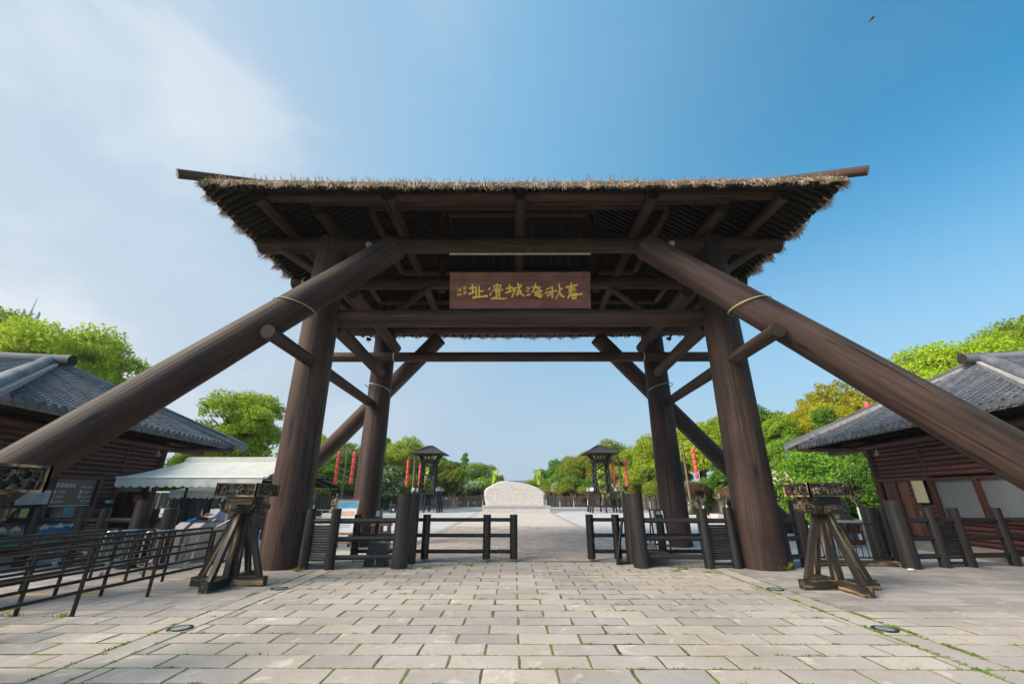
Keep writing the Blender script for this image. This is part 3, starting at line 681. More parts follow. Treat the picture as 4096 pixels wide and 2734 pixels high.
# ================================================================== LOG BARRIERS ON THE GATE LINE
FL, BK = M['fencelog'], M['blackpaint']
RZs = (.26, .68, 1.10)
def barrier(label, posts, rails, ladders, group='log barriers along the gate line', mat=None, rail_r=.06):
    """posts: (x, y, height, radius); rails join consecutive posts by index; ladders fill a bay with thin rungs"""
    mt = mat or FL; x0, y0 = posts[0][0], posts[0][1]
    t = thing('log_barrier', label, 'barrier', (x0, y0, 0), group)
    for i, (x, y, h, r) in enumerate(posts): log(t, 'post', (x, y, -.02), (x, y, h), r, r * .95, mt, 18, int(abs(x) * 7) % 9, .02, M['darkend'] if mt is FL else None, 4)
    for i, j in rails:
        a, b = posts[i], posts[j]
        for k, z in enumerate(RZs): log(t, 'rail', (a[0], a[1], z), (b[0], b[1], z), rail_r, rail_r, mt, 12, k, .02)
    for i, j in ladders:
        a, b = posts[i], posts[j]
        log(t, 'rail', (a[0], a[1], 1.10), (b[0], b[1], 1.10), rail_r, rail_r, mt, 12, 1, .02)
        for k in range(16):
            z = .10 + k * .0585
            if k == 1: continue
            log(t, 'rung', (a[0], a[1], z), (b[0], b[1], z), .028, .028, mt, 8, 2, .01, None, 1)
    return t
P_ = .125
barrier('dark log barrier with ladder panel between the queue side column and the sliding gate', [(-5.29, 11.33, 1.40, P_), (-4.63, 11.33, 1.40, P_), (-2.93, 11.55, 1.77, .20)], [(1, 2)], [(0, 1)])
barrier('dark log barrier with ladder panel between sliding gate and column by the bronze statues', [(5.65, 11.6, 1.42, P_), (4.94, 11.55, 1.40, P_), (3.25, 11.68, 1.77, .20)], [(1, 2)], [(0, 1)])
barrier('dark log barrier standing before the visitor service window', [(-14.6, 11.75, 1.42, P_), (-12.9, 11.75, 1.42, P_), (-11.68, 11.78, 1.42, P_), (-11.12, 11.8, 1.40, P_), (-9.86, 11.5, 1.60, .20)], [(0, 1), (1, 2), (3, 4)], [(2, 3)])
barrier('dark log barrier with ladder panel before the closed ticket house', [(10.05, 11.6, 1.60, .20), (11.02, 11.72, 1.41, P_), (11.80, 11.84, 1.41, P_), (13.12, 12.0, 1.41, P_), (14.6, 12.15, 1.41, P_)], [(0, 1), (2, 3), (3, 4)], [(1, 2)])
barrier('short dark barrier stub beside the column near the bronze statues', [(6.93, 11.5, 1.42, .09), (7.55, 11.75, 1.60, .17)], [(0, 1)], [])
barrier('dark log gatepost pair behind the closed ticket house barrier', [(10.22, 12.68, 1.40, .19), (10.65, 12.75, 1.40, .14)], [(0, 1)], [])
barrier('dark log gatepost pair beside the turnstile', [(-9.02, 11.42, 1.40, .17), (-9.8, 11.85, 1.38, .1)], [(0, 1)], [])
for x, w in ((-2.86, 'queue railing'), (3.2, 'bronze statue')):
    t = thing('gate_post', 'thick black round post guiding the sliding gate on the %s side' % w, 'post', (x, 12.3, 0), 'posts guiding the sliding gates')
    log(t, 'post', (x, 12.30, -.02), (x, 12.30, 1.76), .165, .16, FL, 18, 5, .02, M['darkend'], 4)
def sliding(label, xs, y, wheels):
    t = thing('sliding_gate', label, 'sliding gate', (xs[0], y, 0), 'black sliding gates')
    for x in xs:
        p = log(t, 'post', (x, y, .05), (x, y, 1.20), .112, .112, BK, 20, 1, .0, None, 1)
        q = MB(); q.tube([(x, y - .02, .035), (x, y + .02, .035)], .035, 12); q.build('wheel', M['steel'], t)
    for k, z in enumerate((.24, .65, 1.06)):
        for a, b in zip(xs[:-1], xs[1:]): log(t, 'rail', (a, y, z), (b, y, z), .052, .052, BK, 14, 1, .0, None, 1)
sliding('black tubular sliding gate drawn part way across on the poster side', (-4.55, -2.55, -.80, -.03), 12.75, 3)
sliding('black tubular sliding gate drawn back on the side of the notice board', (2.17, 2.92, 4.2, 5.4), 12.78, 3)
t = thing('prop_frame', 'black triangular steel prop leaning on the gate post beside the sliding gate', 'prop', (2.85, 12.2, 0))
q = MB(); q.bar((2.72, 12.05, .03), (3.0, 12.25, 1.14), .055, .055); q.build('strut', BK, t)
q = MB(); q.bar((2.70, 12.05, .035), (3.1, 12.2, .035), .055, .055); q.build('foot', BK, t)
t = thing('motor_box', 'black tapered motor housing on the ground behind the log rails', 'box', (-3.62, 11.95, 0))
m = MB(); m.hexa([(-3.92, 11.72, 0), (-3.36, 11.72, 0), (-3.36, 12.15, 0), (-3.92, 12.15, 0), (-3.83, 11.78, .56), (-3.36, 11.78, .54), (-3.36, 12.08, .55), (-3.8, 12.08, .57)]); m.build('housing', M['black'], t)
m = MB(); m.box((-3.62, 11.708, .05), (-3.60, 11.72, .30)); m.build('lock', M['steel'], t)
t = thing('concrete_block', 'small dark concrete block under the log rails by the notice board', 'block', (3.75, 12.1, 0))
m = MB(); m.box((3.45, 11.95, 0), (4.05, 12.3, .28)); m.build('body', plain('dark_concrete', (.08, .08, .08), .9, bump=.3), t)
m = MB(); m.box((3.43, 11.93, .281), (4.07, 12.32, .31)); m.build('cap', plain('dark_concrete_cap', (.10, .10, .10), .9, bump=.3), t)

# ================================================================== QUEUE RAILINGS
def queue(xa, xb, ya, yb, posts, label, end):
    t = thing('queue_railing', label, 'railing', (xa, ya, 0), 'queue railings in parallel lanes')
    X = lambda y: xa + (xb - xa) * (y - ya) / (yb - ya)
    for y in posts: q = MB(); q.tube([(X(y), y, -.01), (X(y), y, .955)], .030, 10); q.build('post', M['pipe'], t)
    for k, z in enumerate((.98, .66, .32)):
        pts = [(X(ya), ya, z)] + [(X(y), y, z + rnd.uniform(-.006, .006)) for y in np.arange(ya + .6, yb - .2, .6)]
        if k == 0: pts += [(X(yb - .10), yb - .10, z), (X(yb - .03), yb - .03, z - .02), (X(yb), yb, z - .08), (X(yb), yb, -.01)]
        else: pts += [(X(yb), yb, z)]
        q = MB(); q.tube(pts, .027, 10); q.build('rail', M['pipe'], t)
    for y in posts[::2]: q = MB(); q.tube([(X(y + .25), y + .25, .66), (X(y + .33), y + .33, .66)], .031, 10); q.build('sleeve', M['band'], t)
queue(-6.95, -6.62, 3.6, 10.55, [4.6, 5.9, 7.2, 8.48, 9.81], 'brown pipe queue railing running beside the carved lantern stand', 1)
queue(-7.85, -7.50, 3.6, 10.95, [4.6, 5.9, 7.22, 8.52, 9.82], 'brown pipe queue railing second in from the carved lantern stand', 1)
queue(-8.72, -8.42, 3.6, 10.35, [5.9, 7.25, 8.55, 9.92], 'brown pipe queue railing third in from the carved lantern stand', 1)
queue(-9.72, -9.42, 3.6, 10.55, [6.2, 7.5, 8.85, 10.15], 'brown pipe queue railing fourth in, nearest the visitor service wall', 1)

def crowd_barrier(p, q, label, mat, group, h=1.0, nb=8, feet=True):
    p, q = Vector(p), Vector(q); t = thing('crowd_barrier', label, 'crowd barrier', p, group); d = (q - p); L = d.length; d.normalize(); z = Vector((0, 0, 1)); nrm = d.cross(z)
    A = lambda s, zz: p + d * s + z * zz
    f = MB(); r = .07; f.tube([A(0, .18 + r), A(.02, .18 + .02), A(r, .18), A(L - r, .18), A(L - .02, .2), A(L, .18 + r), A(L, h - r), A(L - .02, h - .02), A(L - r, h), A(r, h), A(.02, h - .02), A(0, h - r), A(0, .18 + r)], .019, 8, False); f.build('frame', mat, t)
    for k in range(nb): f = MB(); s = L * (k + 1) / (nb + 1); f.tube([A(s, .19), A(s, h - .01)], .011, 6); f.build('upright', mat, t)
    if feet:
        for s in (.12, L - .12): f = MB(); f.tube([A(s, .18), A(s, .02)], .016, 6); f.tube([A(s, .02) - nrm * .25, A(s, .02) + nrm * .25], .016, 6); f.build('foot', mat, t)
crowd_barrier((-8.75, 10.5, 0), (-8.05, 11.25, 0), 'polished steel crowd barrier at the head of the queue beside the turnstile', M['steel'], 'steel crowd barriers', .92, 7)
crowd_barrier((-9.75, 10.55, 0), (-8.95, 11.15, 0), 'polished steel crowd barrier standing before the open doorway', M['steel'], 'steel crowd barriers', .92, 7)
dk = plain('worn_black_pipe', (.035, .03, .022), .3, metal=.6, var=.6, scale=30.)
crowd_barrier((8.02, 12.15, 0), (8.95, 12.1, 0), 'dark worn crowd barrier closing the side passage beside the lantern stand', dk, 'dark crowd barriers', 1.0, 6)
crowd_barrier((8.99, 12.1, 0), (9.98, 12.0, 0), 'dark worn crowd barrier closing the side passage against the thick log post', dk, 'dark crowd barriers', 1.0, 6)
t = thing('threshold_beam', 'low dark wooden beam lying across the side passage under the crowd barriers', 'beam', (8.8, 11.95, 0))
log(t, 'beam', (7.7, 11.98, .07), (9.95, 11.9, .07), .075, .075, M['standwood'], 8, 2, .02)
t = thing('white_stone', 'small white stone lying at the foot of the thick log post', 'stone', (9.75, 11.35, 0))
m = MB(); m.lathe([(0, 0), (.055, .004), (.07, .02), (.05, .04), (0, .045)], (9.75, 11.3, 0), 10, sx=1.3); m.build('stone', M['white'], t)

# ================================================================== CARVED LANTERN STANDS
SWd = M['standwood']; SWx = wood('burnt_wood_level', (.010, .008, .007), (.048, .036, .025), 11., .09, .5, .4, pale=(.44, .30, .14), spec=.5, axis='x', pt=.515)
SWf = wood('gilded_frame', (.020, .015, .010), (.12, .085, .045), 11., .12, .5, .4, pale=(.52, .36, .17), spec=.5, axis='x', pt=.47)
def lantern_stand(loc, label, seed):
    cx, cy, _ = loc; t = thing('lantern_stand', label, 'lantern stand', loc, 'carved timber lantern stands'); g = random.Random(seed)
    W = lambda x, y, z: (cx + x, cy + y, z)
    # crossed sills
    for nm, a, b in (('sill', (-.74, 0), (.74, 0)), ('sill', (0, -.74), (0, .74))):
        q = MB(); dz = .0 if a[1] == 0 else .003
        q.bar(W(a[0], a[1], .085 + dz), W(b[0], b[1], .085 + dz), .17, .17 - dz); q.build(nm, SWx if a[1] == 0 else wood_y, t)
    # splayed legs
    for dx, dy in ((-1, 0), (1, 0), (0, -1), (0, 1)):
        p0, p1 = Vector(W(dx * .60, dy * .60, .165)), Vector(W(dx * .13, dy * .13, 1.38)); d = p1 - p0; q = MB(); q.cbox((0, 0, d.length / 2), .092, .105, d.length)
        inst('leg', q.mesh('leg', SWd), t, p0, d.to_track_quat('Z', 'Y'))
    for k, (ox, oy, w) in enumerate(((-.05, -.03, .12), (.07, .04, .11))):
        q = MB(); q.hexa([W(ox - w / 2, oy - w / 2, .165), W(ox + w / 2, oy - w / 2, .165), W(ox + w / 2, oy + w / 2, .165), W(ox - w / 2, oy + w / 2, .165), W(ox * .7 - w / 2.4, oy * .7 - w / 2.4, 1.39), W(ox * .7 + w / 2.4, oy * .7 - w / 2.4, 1.39), W(ox * .7 + w / 2.4, oy * .7 + w / 2.4, 1.39), W(ox * .7 - w / 2.4, oy * .7 + w / 2.4, 1.39)]); q.build('post', SWd, t)
    # bolted bracket arms with chamfered undersides
    for ax in (0, 1):
        prof = [(-.48, 1.545), (-.48, 1.46), (-.36, 1.375), (.36, 1.375), (.48, 1.46), (.48, 1.545)]; w = .125 - .002 * ax
        pts = [W(a, -w, z) if ax == 0 else W(w, a, z) for a, z in prof]; q = MB(); q.prism(pts, (0, 2 * w, 0) if ax == 0 else (-2 * w, 0, 0)); br = q.build('bracket', SWd, t)
        q = MB()
        for a in (-.42, -.32, -.24, .24, .32, .42):
            for z in (1.50, 1.44):
                for s_ in (-1, 1):
                    c = W(a, s_ * (w + .004), z) if ax == 0 else W(s_ * (w + .004), a, z); q.cbox(c, .016, .016, .016)
        o = q.build('bolts', M['band'], br); o['kind'] = 'stuff'
    m_ = MB(); m_.hexa([W(-.24, -.24, 1.375), W(.24, -.24, 1.375), W(.24, .24, 1.375), W(-.24, .24, 1.375), W(-.33, -.33, 1.548), W(.33, -.33, 1.548), W(.33, .33, 1.548), W(-.33, .33, 1.548)]); m_.build('bracket_core', SWd, t)
    q = MB(); q.box(W(-.27, -.27, 1.549), W(.27, .27, 1.70)); q.build('neck', SWx, t)
    # open box of four carved panels
    q = MB(); q.box(W(-.40, -.40, 1.702), W(.40, .40, 1.965)); q.build('core', M['black'], t)
    for k in range(4):
        a = k * math.pi / 2; ca, sa = math.cos(a), math.sin(a); T = lambda u, v, z: W(u * ca - v * sa, u * sa + v * ca, z); fr = MB()
        h, z0, z1 = .435, 1.701, 1.972
        for (u0, u1, za, zb) in ((-h, h, z0, z0 + .028), (-h, h, z1 - .028, z1), (-h, -h + .045, z0 + .028, z1 - .028), (h - .045, h, z0 + .028, z1 - .028)):
            fr.hexa([T(u0, -h, za), T(u1, -h, za), T(u1, -h + .03, za), T(u0, -h + .03, za), T(u0, -h, zb), T(u1, -h, zb), T(u1, -h + .03, zb), T(u0, -h + .03, zb)])
        f = fr.build('panel_frame', SWf, t)
        cv = MB()                                    # interlaced dragon scroll relief
        for i in range(46):
            u, z = g.uniform(-.36, .36), g.uniform(z0 + .05, z1 - .05); pts = []; dx, dz = g.choice(((1, 0), (-1, 0), (0, 1), (0, -1), (.7, .7), (-.7, .7)))
            for s_ in range(g.randrange(3, 6)):
                pts.append(T(u, -h + .018 - g.uniform(0, .012), z)); L = g.uniform(.03, .07); u = min(.375, max(-.375, u + dx * L)); z = min(z1 - .04, max(z0 + .04, z + dz * L * .8)); dx, dz = g.choice(((dz, -dx), (-dz, dx), (dx, dz)))
            cv.tube(pts, g.uniform(.007, .012), 5)
        cv.build('carving', M['carving'], f)
    return t
wood_y = wood('burnt_wood_cross', (.010, .008, .007), (.048, .036, .025), 11., .09, .5, .4, pale=(.44, .30, .14), spec=.5, axis='y', pt=.515)
lantern_stand((-5.86, 9.42, 0), 'carved timber lantern stand between the queue railing and the gate column', 1)
lantern_stand((6.40, 9.16, 0), 'dark carved timber lantern stand beside the closed ticket house passage', 2)
ls3 = lantern_stand((-5.62, 4.27, 0), 'carved timber lantern stand beside the open end of the queue, only its box shows', 3); ls3.scale = (1, 1, 1.035)

# ================================================================== TICKET HOUSES
def text_part(parent, name, txt, org, ux, uz, size, mat, align='LEFT', th=.0):
    """flat lettering: org world point of the baseline start, ux reading direction, uz up"""
    cu = bpy.data.curves.new('lettering', 'FONT'); cu.body = txt; cu.size = size; cu.align_x = align; cu.resolution_u = 2
    tmp = bpy.data.objects.new('lettering', cu); col.objects.link(tmp); dg = bpy.context.evaluated_depsgraph_get(); dg.update()
    me = bpy.data.meshes.new_from_object(tmp.evaluated_get(dg)); bpy.data.objects.remove(tmp); bpy.data.curves.remove(cu)
    me.materials.clear(); me.materials.append(mat); ux, uz = Vector(ux).normalized(), Vector(uz).normalized(); nn = ux.cross(uz)
    Mx = Matrix((ux, uz, nn)).transposed().to_quaternion()
    return inst(name, me, parent, Vector(org), Mx)
def quadmesh(parent, name, P, u0, u1, z0, z1, xo, th, mat):
    q = MB(); q.hexa([P(xo, u0, z0), P(xo, u1, z0), P(xo + th, u1, z0), P(xo + th, u0, z0), P(xo, u0, z1), P(xo, u1, z1), P(xo + th, u1, z1), P(xo + th, u0, z1)]); return q.build(name, mat, parent)
M['fascia'] = plain('weathered_fascia', (.26, .23, .19), .85, var=.3, scale=9.)
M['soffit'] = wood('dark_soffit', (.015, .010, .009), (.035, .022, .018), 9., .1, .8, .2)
M['plinth'] = plain('sandstone_plinth', (.33, .28, .23), .9, var=.2, scale=6., bump=.2)
def house(sx, label):
    e0, e1 = Vector((sx * 12.65, 9.3, 0)), Vector((sx * 14.35, 21.2, 0)); mid = (e0 + e1) / 2; yv = (e1 - e0).normalized(); nv = Vector((yv.y, -yv.x, 0)) * sx
    P = lambda x, y, z: mid + nv * x + yv * y + Vector((0, 0, z))
    t = thing('ticket_house', label, 'house', P(1.15, 0, 0), 'log houses flanking the gate'); HY, AX, EZ_, AZ = 5.95, 4.4, 3.95, 6.42
    XB = 11.0
    # roof base slopes
    rf = MB(); c = [P(0, -HY, EZ_), P(0, HY, EZ_), P(AX, 0, AZ), P(XB, 0, AZ), P(XB, -HY, EZ_), P(XB, HY, EZ_)]
    rf.add(c, [(0, 1, 2), (0, 2, 3, 4), (1, 5, 3, 2)]); roof = rf.build('roof', M['tile'], t, fix=False)
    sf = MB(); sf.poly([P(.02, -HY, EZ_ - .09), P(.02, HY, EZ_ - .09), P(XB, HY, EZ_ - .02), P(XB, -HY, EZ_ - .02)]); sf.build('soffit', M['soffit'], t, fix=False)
    def tile_run(p0, p1, side, r=.125):
        p0, p1 = Vector(p0), Vector(p1); d = (p1 - p0); L = d.length; d /= L; s_ = Vector(side).normalized(); n_ = s_.cross(d)
        if n_.z < 0: n_ = -n_
        k = max(1, int(L / .11)); q = MB(); vs = []; fs = []
        for j in range(k):
            for (tt, rr, lift) in ((j / k, r, .010), ((j + 1) / k, r * .92, -.004)):
                c_ = p0 + d * L * tt + n_ * lift
                vs += [c_ + s_ * rr * math.cos(a * math.pi / 5) + n_ * rr * math.sin(a * math.pi / 5) for a in range(6)]
            b = j * 12; fs += [(b + i, b + i + 1, b + 7 + i, b + 6 + i) for i in range(5)]
            if j: fs += [(b - 6 + i, b - 5 + i, b + i + 1, b + i) for i in range(5)]
        q.add(vs, fs, False); return q.build('tile_column', M['tile'], roof, fix=False, at=p0)
    sp_ = .325; n = int(2 * HY / sp_); cap = MB(); cap.tube([(0, 0, 0), (.03, 0, 0)], .135, 12)
    capme = cap.mesh('eave_tile', M['tile'])
    pan = MB(); pts = [(.0, .16 * math.cos(math.pi + a * math.pi / 6), .03 + .13 * math.sin(math.pi + a * math.pi / 6)) for a in range(7)]; pan.prism(pts, (.03, 0, 0)); panme = pan.mesh('eave_tile', M['tile'])
    qrot = Matrix((-nv, yv * (-sx), Vector((0, 0, 1)))).transposed().to_quaternion()
    for i in range(n + 1):
        y = -HY + .06 + i * sp_
        if y > HY: break
        run = AX * (1 - abs(y) / HY)
        if run > .3: tile_run(P(-.02, y, EZ_ + .02), P(run - .02, y, EZ_ + .02 + (AZ - EZ_) * (run / AX)), yv)
        inst('eave_tile', capme, roof, P(-.03, y, EZ_ + .05), qrot)
        if i: inst('eave_tile', panme, roof, P(-.02, y - sp_ / 2, EZ_ + .045), qrot)
    for i in range(20):                                  # slope that faces the plaza
        x = .2 + i * sp_; ye = -HY * max(0, 1 - x / AX)
        if ye + HY > .3: tile_run(P(x, -HY - .02, EZ_ + .02), P(x, ye - .05, EZ_ + .02 + (AZ - EZ_) * (ye + HY) / HY), nv)
    f = MB(); f.obox(P(.01, 0, EZ_ - .06), nv * .02, yv * HY, Vector((0, 0, .045))); f.obox(P(5.5, -HY + .01, EZ_ - .06), nv * 5.45, yv * .02, Vector((0, 0, .045))); f.build('fascia', M['fascia'], t)
    # rafter ends in the dark under the eave
    for i in range(24):
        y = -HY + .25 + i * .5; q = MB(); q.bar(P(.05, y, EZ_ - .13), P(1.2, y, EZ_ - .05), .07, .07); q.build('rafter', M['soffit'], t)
    # ridge and hips in weathered log bedded in mortar
    log(roof, 'ridge_log', P(AX - .75, 0, AZ + .17), P(XB, 0, AZ + .17), .21, .22, M['greylog'], 16, 2, .03, M['darkend'])
    for s_ in (-1, 1):
        a, b = P(AX + .05, -s_ * .03, AZ + .14), P(-.28, s_ * (HY + .38), EZ_ + .10); log(roof, 'hip_log', a, b, .20, .165, M['greylog'], 14, 5 + s_, .06, EG)
        d = (b - a).normalized(); sd_ = d.cross(Vector((0, 0, 1))).normalized(); q = MB(); q.obox((a + b) / 2 - Vector((0, 0, .10)), sd_ * .30, d * (b - a).length * .495, Vector((0, 0, .085))); q.build('mortar_bed', M['mortar'], roof)
    # plinth and body
    q = MB(); q.hexa([P(.25, -7.5, -.02), P(.25, 3.6, -.02), P(10, 3.6, -.02), P(10, -7.5, -.02), P(.25, -7.5, .21), P(.25, 3.6, .21), P(10, 3.6, .21), P(10, -7.5, .21)]); q.build('plinth', M['plinth'], t)
    WX, Y0, Y1, ZT = 1.15, -5.2, 2.62, 3.86
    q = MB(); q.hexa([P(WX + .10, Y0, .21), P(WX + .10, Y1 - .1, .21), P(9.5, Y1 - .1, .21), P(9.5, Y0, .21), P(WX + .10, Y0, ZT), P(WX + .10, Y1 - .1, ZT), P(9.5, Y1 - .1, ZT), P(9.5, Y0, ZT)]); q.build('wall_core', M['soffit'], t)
    for y in (Y0, Y1): log(t, 'corner_post', P(WX, y, .21), P(WX, y, ZT), .15, .14, M['redwood'], 14, 2, .02)
    log(t, 'eave_beam', P(WX - .05, Y0 - .8, 3.62), P(WX - .05, Y1 + 2.6, 3.62), .15, .14, M['siding'], 14, 4, .02, M['darkend'])
    log(t, 'corner_beam', P(WX + .1, Y1, 3.55), P(-.1, Y1 + 2.9, 3.86), .13, .12, M['siding'], 12, 4, .02, M['darkend'])
    return t, P, yv, nv, (WX, Y0, Y1, ZT)
def siding(t, P, WX, spans):
    for (a, b, z0, z1) in spans:
        k = max(1, round((z1 - z0) / .155)); h = (z1 - z0) / k
        for i in range(k): log(t, 'siding_log', P(WX + .06, a, z0 + h * (i + .5)), P(WX + .06, b, z0 + h * (i + .5)), h * .54, h * .54, M['siding'], 10, i % 4, .02, None, 2)
def frame_(t, P, WX, a, b, z0, z1, w=.10, mat=None):
    mt = mat or M['redwood']; o = []
    for (u0, u1, p, q) in ((a - w, a, z0 - w, z1 + w), (b, b + w, z0 - w, z1 + w), (a, b, z1, z1 + w), (a, b, z0 - w, z0)): quadmesh(t, 'frame', P, u0, u1, p, q, WX - .06, .14, mt)

# -- visitor service house
hl, PL, yl, nl_, (WX, Y0, Y1, ZT) = house(-1, 'log visitor service house with grey tiled hip roof beside the queue')
wins = [(-1.86, -.24), (-3.62, -2.10), (-5.0, -3.85)]
siding(hl, PL, WX, [(Y0 + .1, .62, 2.36, 3.5), (.62, Y1 - .1, 2.2, 3.5), (-.10, .58, .22, 2.36), (2.25, Y1 - .1, .22, 2.2), (Y0 + .1, -.14, .22, .36)])
for yy in (.62, -1.98):
    log(hl, 'stud', PL(WX - .01, yy, 2.3 if yy < 0 else .22), PL(WX - .01, yy, 3.55), .055, .05, M['redwood'], 10, 1, .02)
vs = plain('grey_window_film', (.115, .105, .095), .35, var=.08, scale=3.)
for i, (a, b) in enumerate(wins):
    frame_(hl, PL, WX, a, b, 1.05, 2.22, .13)
    g = quadmesh(hl, 'window', PL, a, b, 1.05, 2.22, WX + .03, .02, M['glassdark'])
uxl = -yl * -1                                         # reading direction on this wall runs away from the plaza
wt = plain('white_lettering', (.80, .81, .80), .6, var=.03)
film = quadmesh(hl, 'sign_film', PL, -1.85, -.25, 1.41, 2.215, WX + .015, .008, vs)
q_ = quadmesh(hl, 'film_edge', PL, -1.85, -.25, 1.395, 1.41, WX + .012, .008, wt)
def wtxt(txt, y, z, s_, mat=wt, xo=.008, par=None): return text_part(par or film, 'lettering', txt, PL(WX + xo, y, z), yl, (0, 0, 1), s_, mat)
wtxt('游客服务处', -1.80, 1.965, .150); wtxt('Visitor Service', -.86, 1.955, .088)
for (y, z, a, b) in ((-1.62, 1.80, '导游讲解', 'Tour-Guide Service'), (-1.64, 1.655, '游客问询', 'Tourism Information'), (-1.66, 1.515, '语音导览器', 'Voice Navigation'),
                     (-.66, 1.80, '物品寄存', 'Deposit Service'), (-.68, 1.655, '童车、轮椅、', 'Stroller, Wheelchair'), (-.69, 1.515, '拐杖、导游图', 'Crutches, Guide Map')):
    wtxt(a, y, z, .066); wtxt(b, y, z - .035, .026)
for (y, z, g_) in ((-1.80, 1.80, 'i'), (-1.80, 1.655, '?'), (-1.80, 1.515, '租'), (-.84, 1.80, 'box'), (-.84, 1.655, '免')):
    for (u0, u1, p, q) in ((0, .10, 0, .008), (0, .10, .092, .10), (0, .008, .008, .092), (.092, .10, .008, .092)): quadmesh(film, 'icon_frame', PL, y + u0, y + u1, z - .02 + p, z - .02 + q, WX + .006, .004, wt)
    if g_ == 'i':                       # standing figure pictogram
        quadmesh(film, 'icon', PL, y + .038, y + .062, z + .045, z + .066, WX + .006, .004, wt); quadmesh(film, 'icon', PL, y + .03, y + .07, z + .012, z + .04, WX + .006, .004, wt); quadmesh(film, 'icon', PL, y + .036, y + .064, z - .012, z + .010, WX + .006, .004, wt)
    elif g_ == 'box': quadmesh(film, 'icon', PL, y + .026, y + .074, z + .005, z + .022, WX + .006, .004, wt); quadmesh(film, 'icon', PL, y + .026, y + .074, z + .028, z + .058, WX + .006, .004, wt)
    else: wtxt(g_, y + .02, z, .075)
note = quadmesh(hl, 'notice', PL, -2.95, -1.95, 1.47, 1.865, WX - .075, .006, plain('grey_notice', (.44, .47, .50), .5, var=.04))
ink = plain('grey_ink', (.16, .17, .18), .7, var=.05); nr = random.Random(4)
for i in range(13):
    for (a, b) in ((-2.90, -2.48), (-2.46, -2.02)):
        if nr.random() < .9: quadmesh(note, 'text_line', PL, a, a + (b - a) * nr.uniform(.55, 1), 1.80 - i * .025, 1.808 - i * .025, WX - .078, .002, ink)
quadmesh(hl, 'paper', PL, -2.57, -2.33, 1.10, 1.36, WX + .02, .005, plain('yellow_paper', (.46, .50, .20), .7, var=.06))
cy = quadmesh(hl, 'sticker', PL, -1.18, -.80, 1.02, 1.35, WX + .02, .005, plain('teal_sticker', (.06, .28, .33), .5, var=.3, scale=5.))
gs = quadmesh(hl, 'small_sign', PL, .24, .62, 1.44, 1.57, WX - .08, .01, plain('teal_sign', (.03, .32, .28), .5, var=.04))
for k in range(4): quadmesh(gs, 'text_mark', PL, .28 + k * .05, .318 + k * .05, 1.488, 1.522, WX - .083, .002, wt)
pb = plain('blue_poster', (.015, .16, .34), .5, var=.06, scale=2.)
for (a, b) in ((-3.6, -2.28), (-2.02, -.30)):
    po = quadmesh(hl, 'poster', PL, a, b, .36, .93, WX - .01, .012, pb)
    q = MB(); q.hexa([PL(WX - .014, a, .36), PL(WX - .014, b, .36), PL(WX - .012, b, .36), PL(WX - .012, a, .36), PL(WX - .014, a, .44), PL(WX - .014, b, .42), PL(WX - .012, b, .42), PL(WX - .012, a, .44)]); q.build('poster_grass', plain('poster_green', (.05, .22, .10), .6), po)
    for k in range(3):
        yy = a + (b - a) * (.2 + .3 * k); q = MB()
        for (ox, oz, r) in ((-.09, 0, .06), (0, .03, .085), (.09, 0, .06)):
            q.prism([PL(WX - .015 - .001 * (ox > 0), yy + ox + r * math.cos(j * .524), .80 + oz + r * .8 * math.sin(j * .524)) for j in range(12)], PL(.002, 0, 0) - PL(0, 0, 0))
        q.build('cloud', M['white'], po)
ylw = plain('poster_yellow', (.75, .55, .18), .6); 
text_part(hl, 'lettering', '观光车游览', PL(WX - .02, -3.05, .66), yl, (0, 0, 1), .17, ylw)
# sightseeing cart drawn on the poster
q = MB(); z = .50
q.hexa([PL(WX - .018, -1.55, z), PL(WX - .018, -.62, z), PL(WX - .016, -.62, z), PL(WX - .016, -1.55, z), PL(WX - .018, -1.6, z + .11), PL(WX - .018, -.58, z + .11), PL(WX - .016, -.58, z + .11), PL(WX - .016, -1.6, z + .11)]); q.build('cart_picture', plain('poster_red', (.42, .06, .06), .6), hl)
q = MB(); q.hexa([PL(WX - .018, -1.62, .80), PL(WX - .018, -.5, .80), PL(WX - .016, -.5, .80), PL(WX - .016, -1.62, .80), PL(WX - .018, -1.5, .84), PL(WX - .018, -.5, .84), PL(WX - .016, -.5, .84), PL(WX - .016, -1.5, .84)]); q.build('cart_picture', M['white'], hl)
quadmesh(hl, 'sill_shelf', PL, Y0 + .2, -.1, .955, 1.0, WX - .16, .2, M['redwood'])
# open doorway with red leaf; black panel painted as the shade inside
quadmesh(hl, 'doorway', PL, .72, 2.16, .22, 2.10, WX + .02, .06, M['black'])
for y in (.66, 2.20): quadmesh(hl, 'door_jamb', PL, y - .06, y + .06, .22, 2.16, WX - .06, .14, M['redwood'])
quadmesh(hl, 'door_head', PL, .72, 2.14, 2.06, 2.16, WX - .058, .136, M['redwood'])
q = MB(); q.obox(PL(WX - .42, 1.28, 1.05), yl * .04 + nl_ * -.30 * 0, nl_ * .40, Vector((0, 0, .80))); dl = q.build('door_leaf', M['redwood'], hl)
q = MB(); q.tube([PL(WX - .84, 1.24, 1.05), PL(WX - .84, 1.24, 1.2)], .02, 8); q.build('handle', M['band'], dl)
q = MB(); q.tube([PL(WX - .62, .98, 1.58), PL(WX - .60, 1.0, 1.58)], .15, 16); q.build('door_ornament', plain('terracotta_ornament', (.22, .06, .035), .7, var=.3), hl)
q = MB(); q.obox(PL(WX - .1, 2.32, 1.7), yl * .05, nl_ * .02, Vector((0, 0, .55))); q.build('white_post', M['white'], hl)
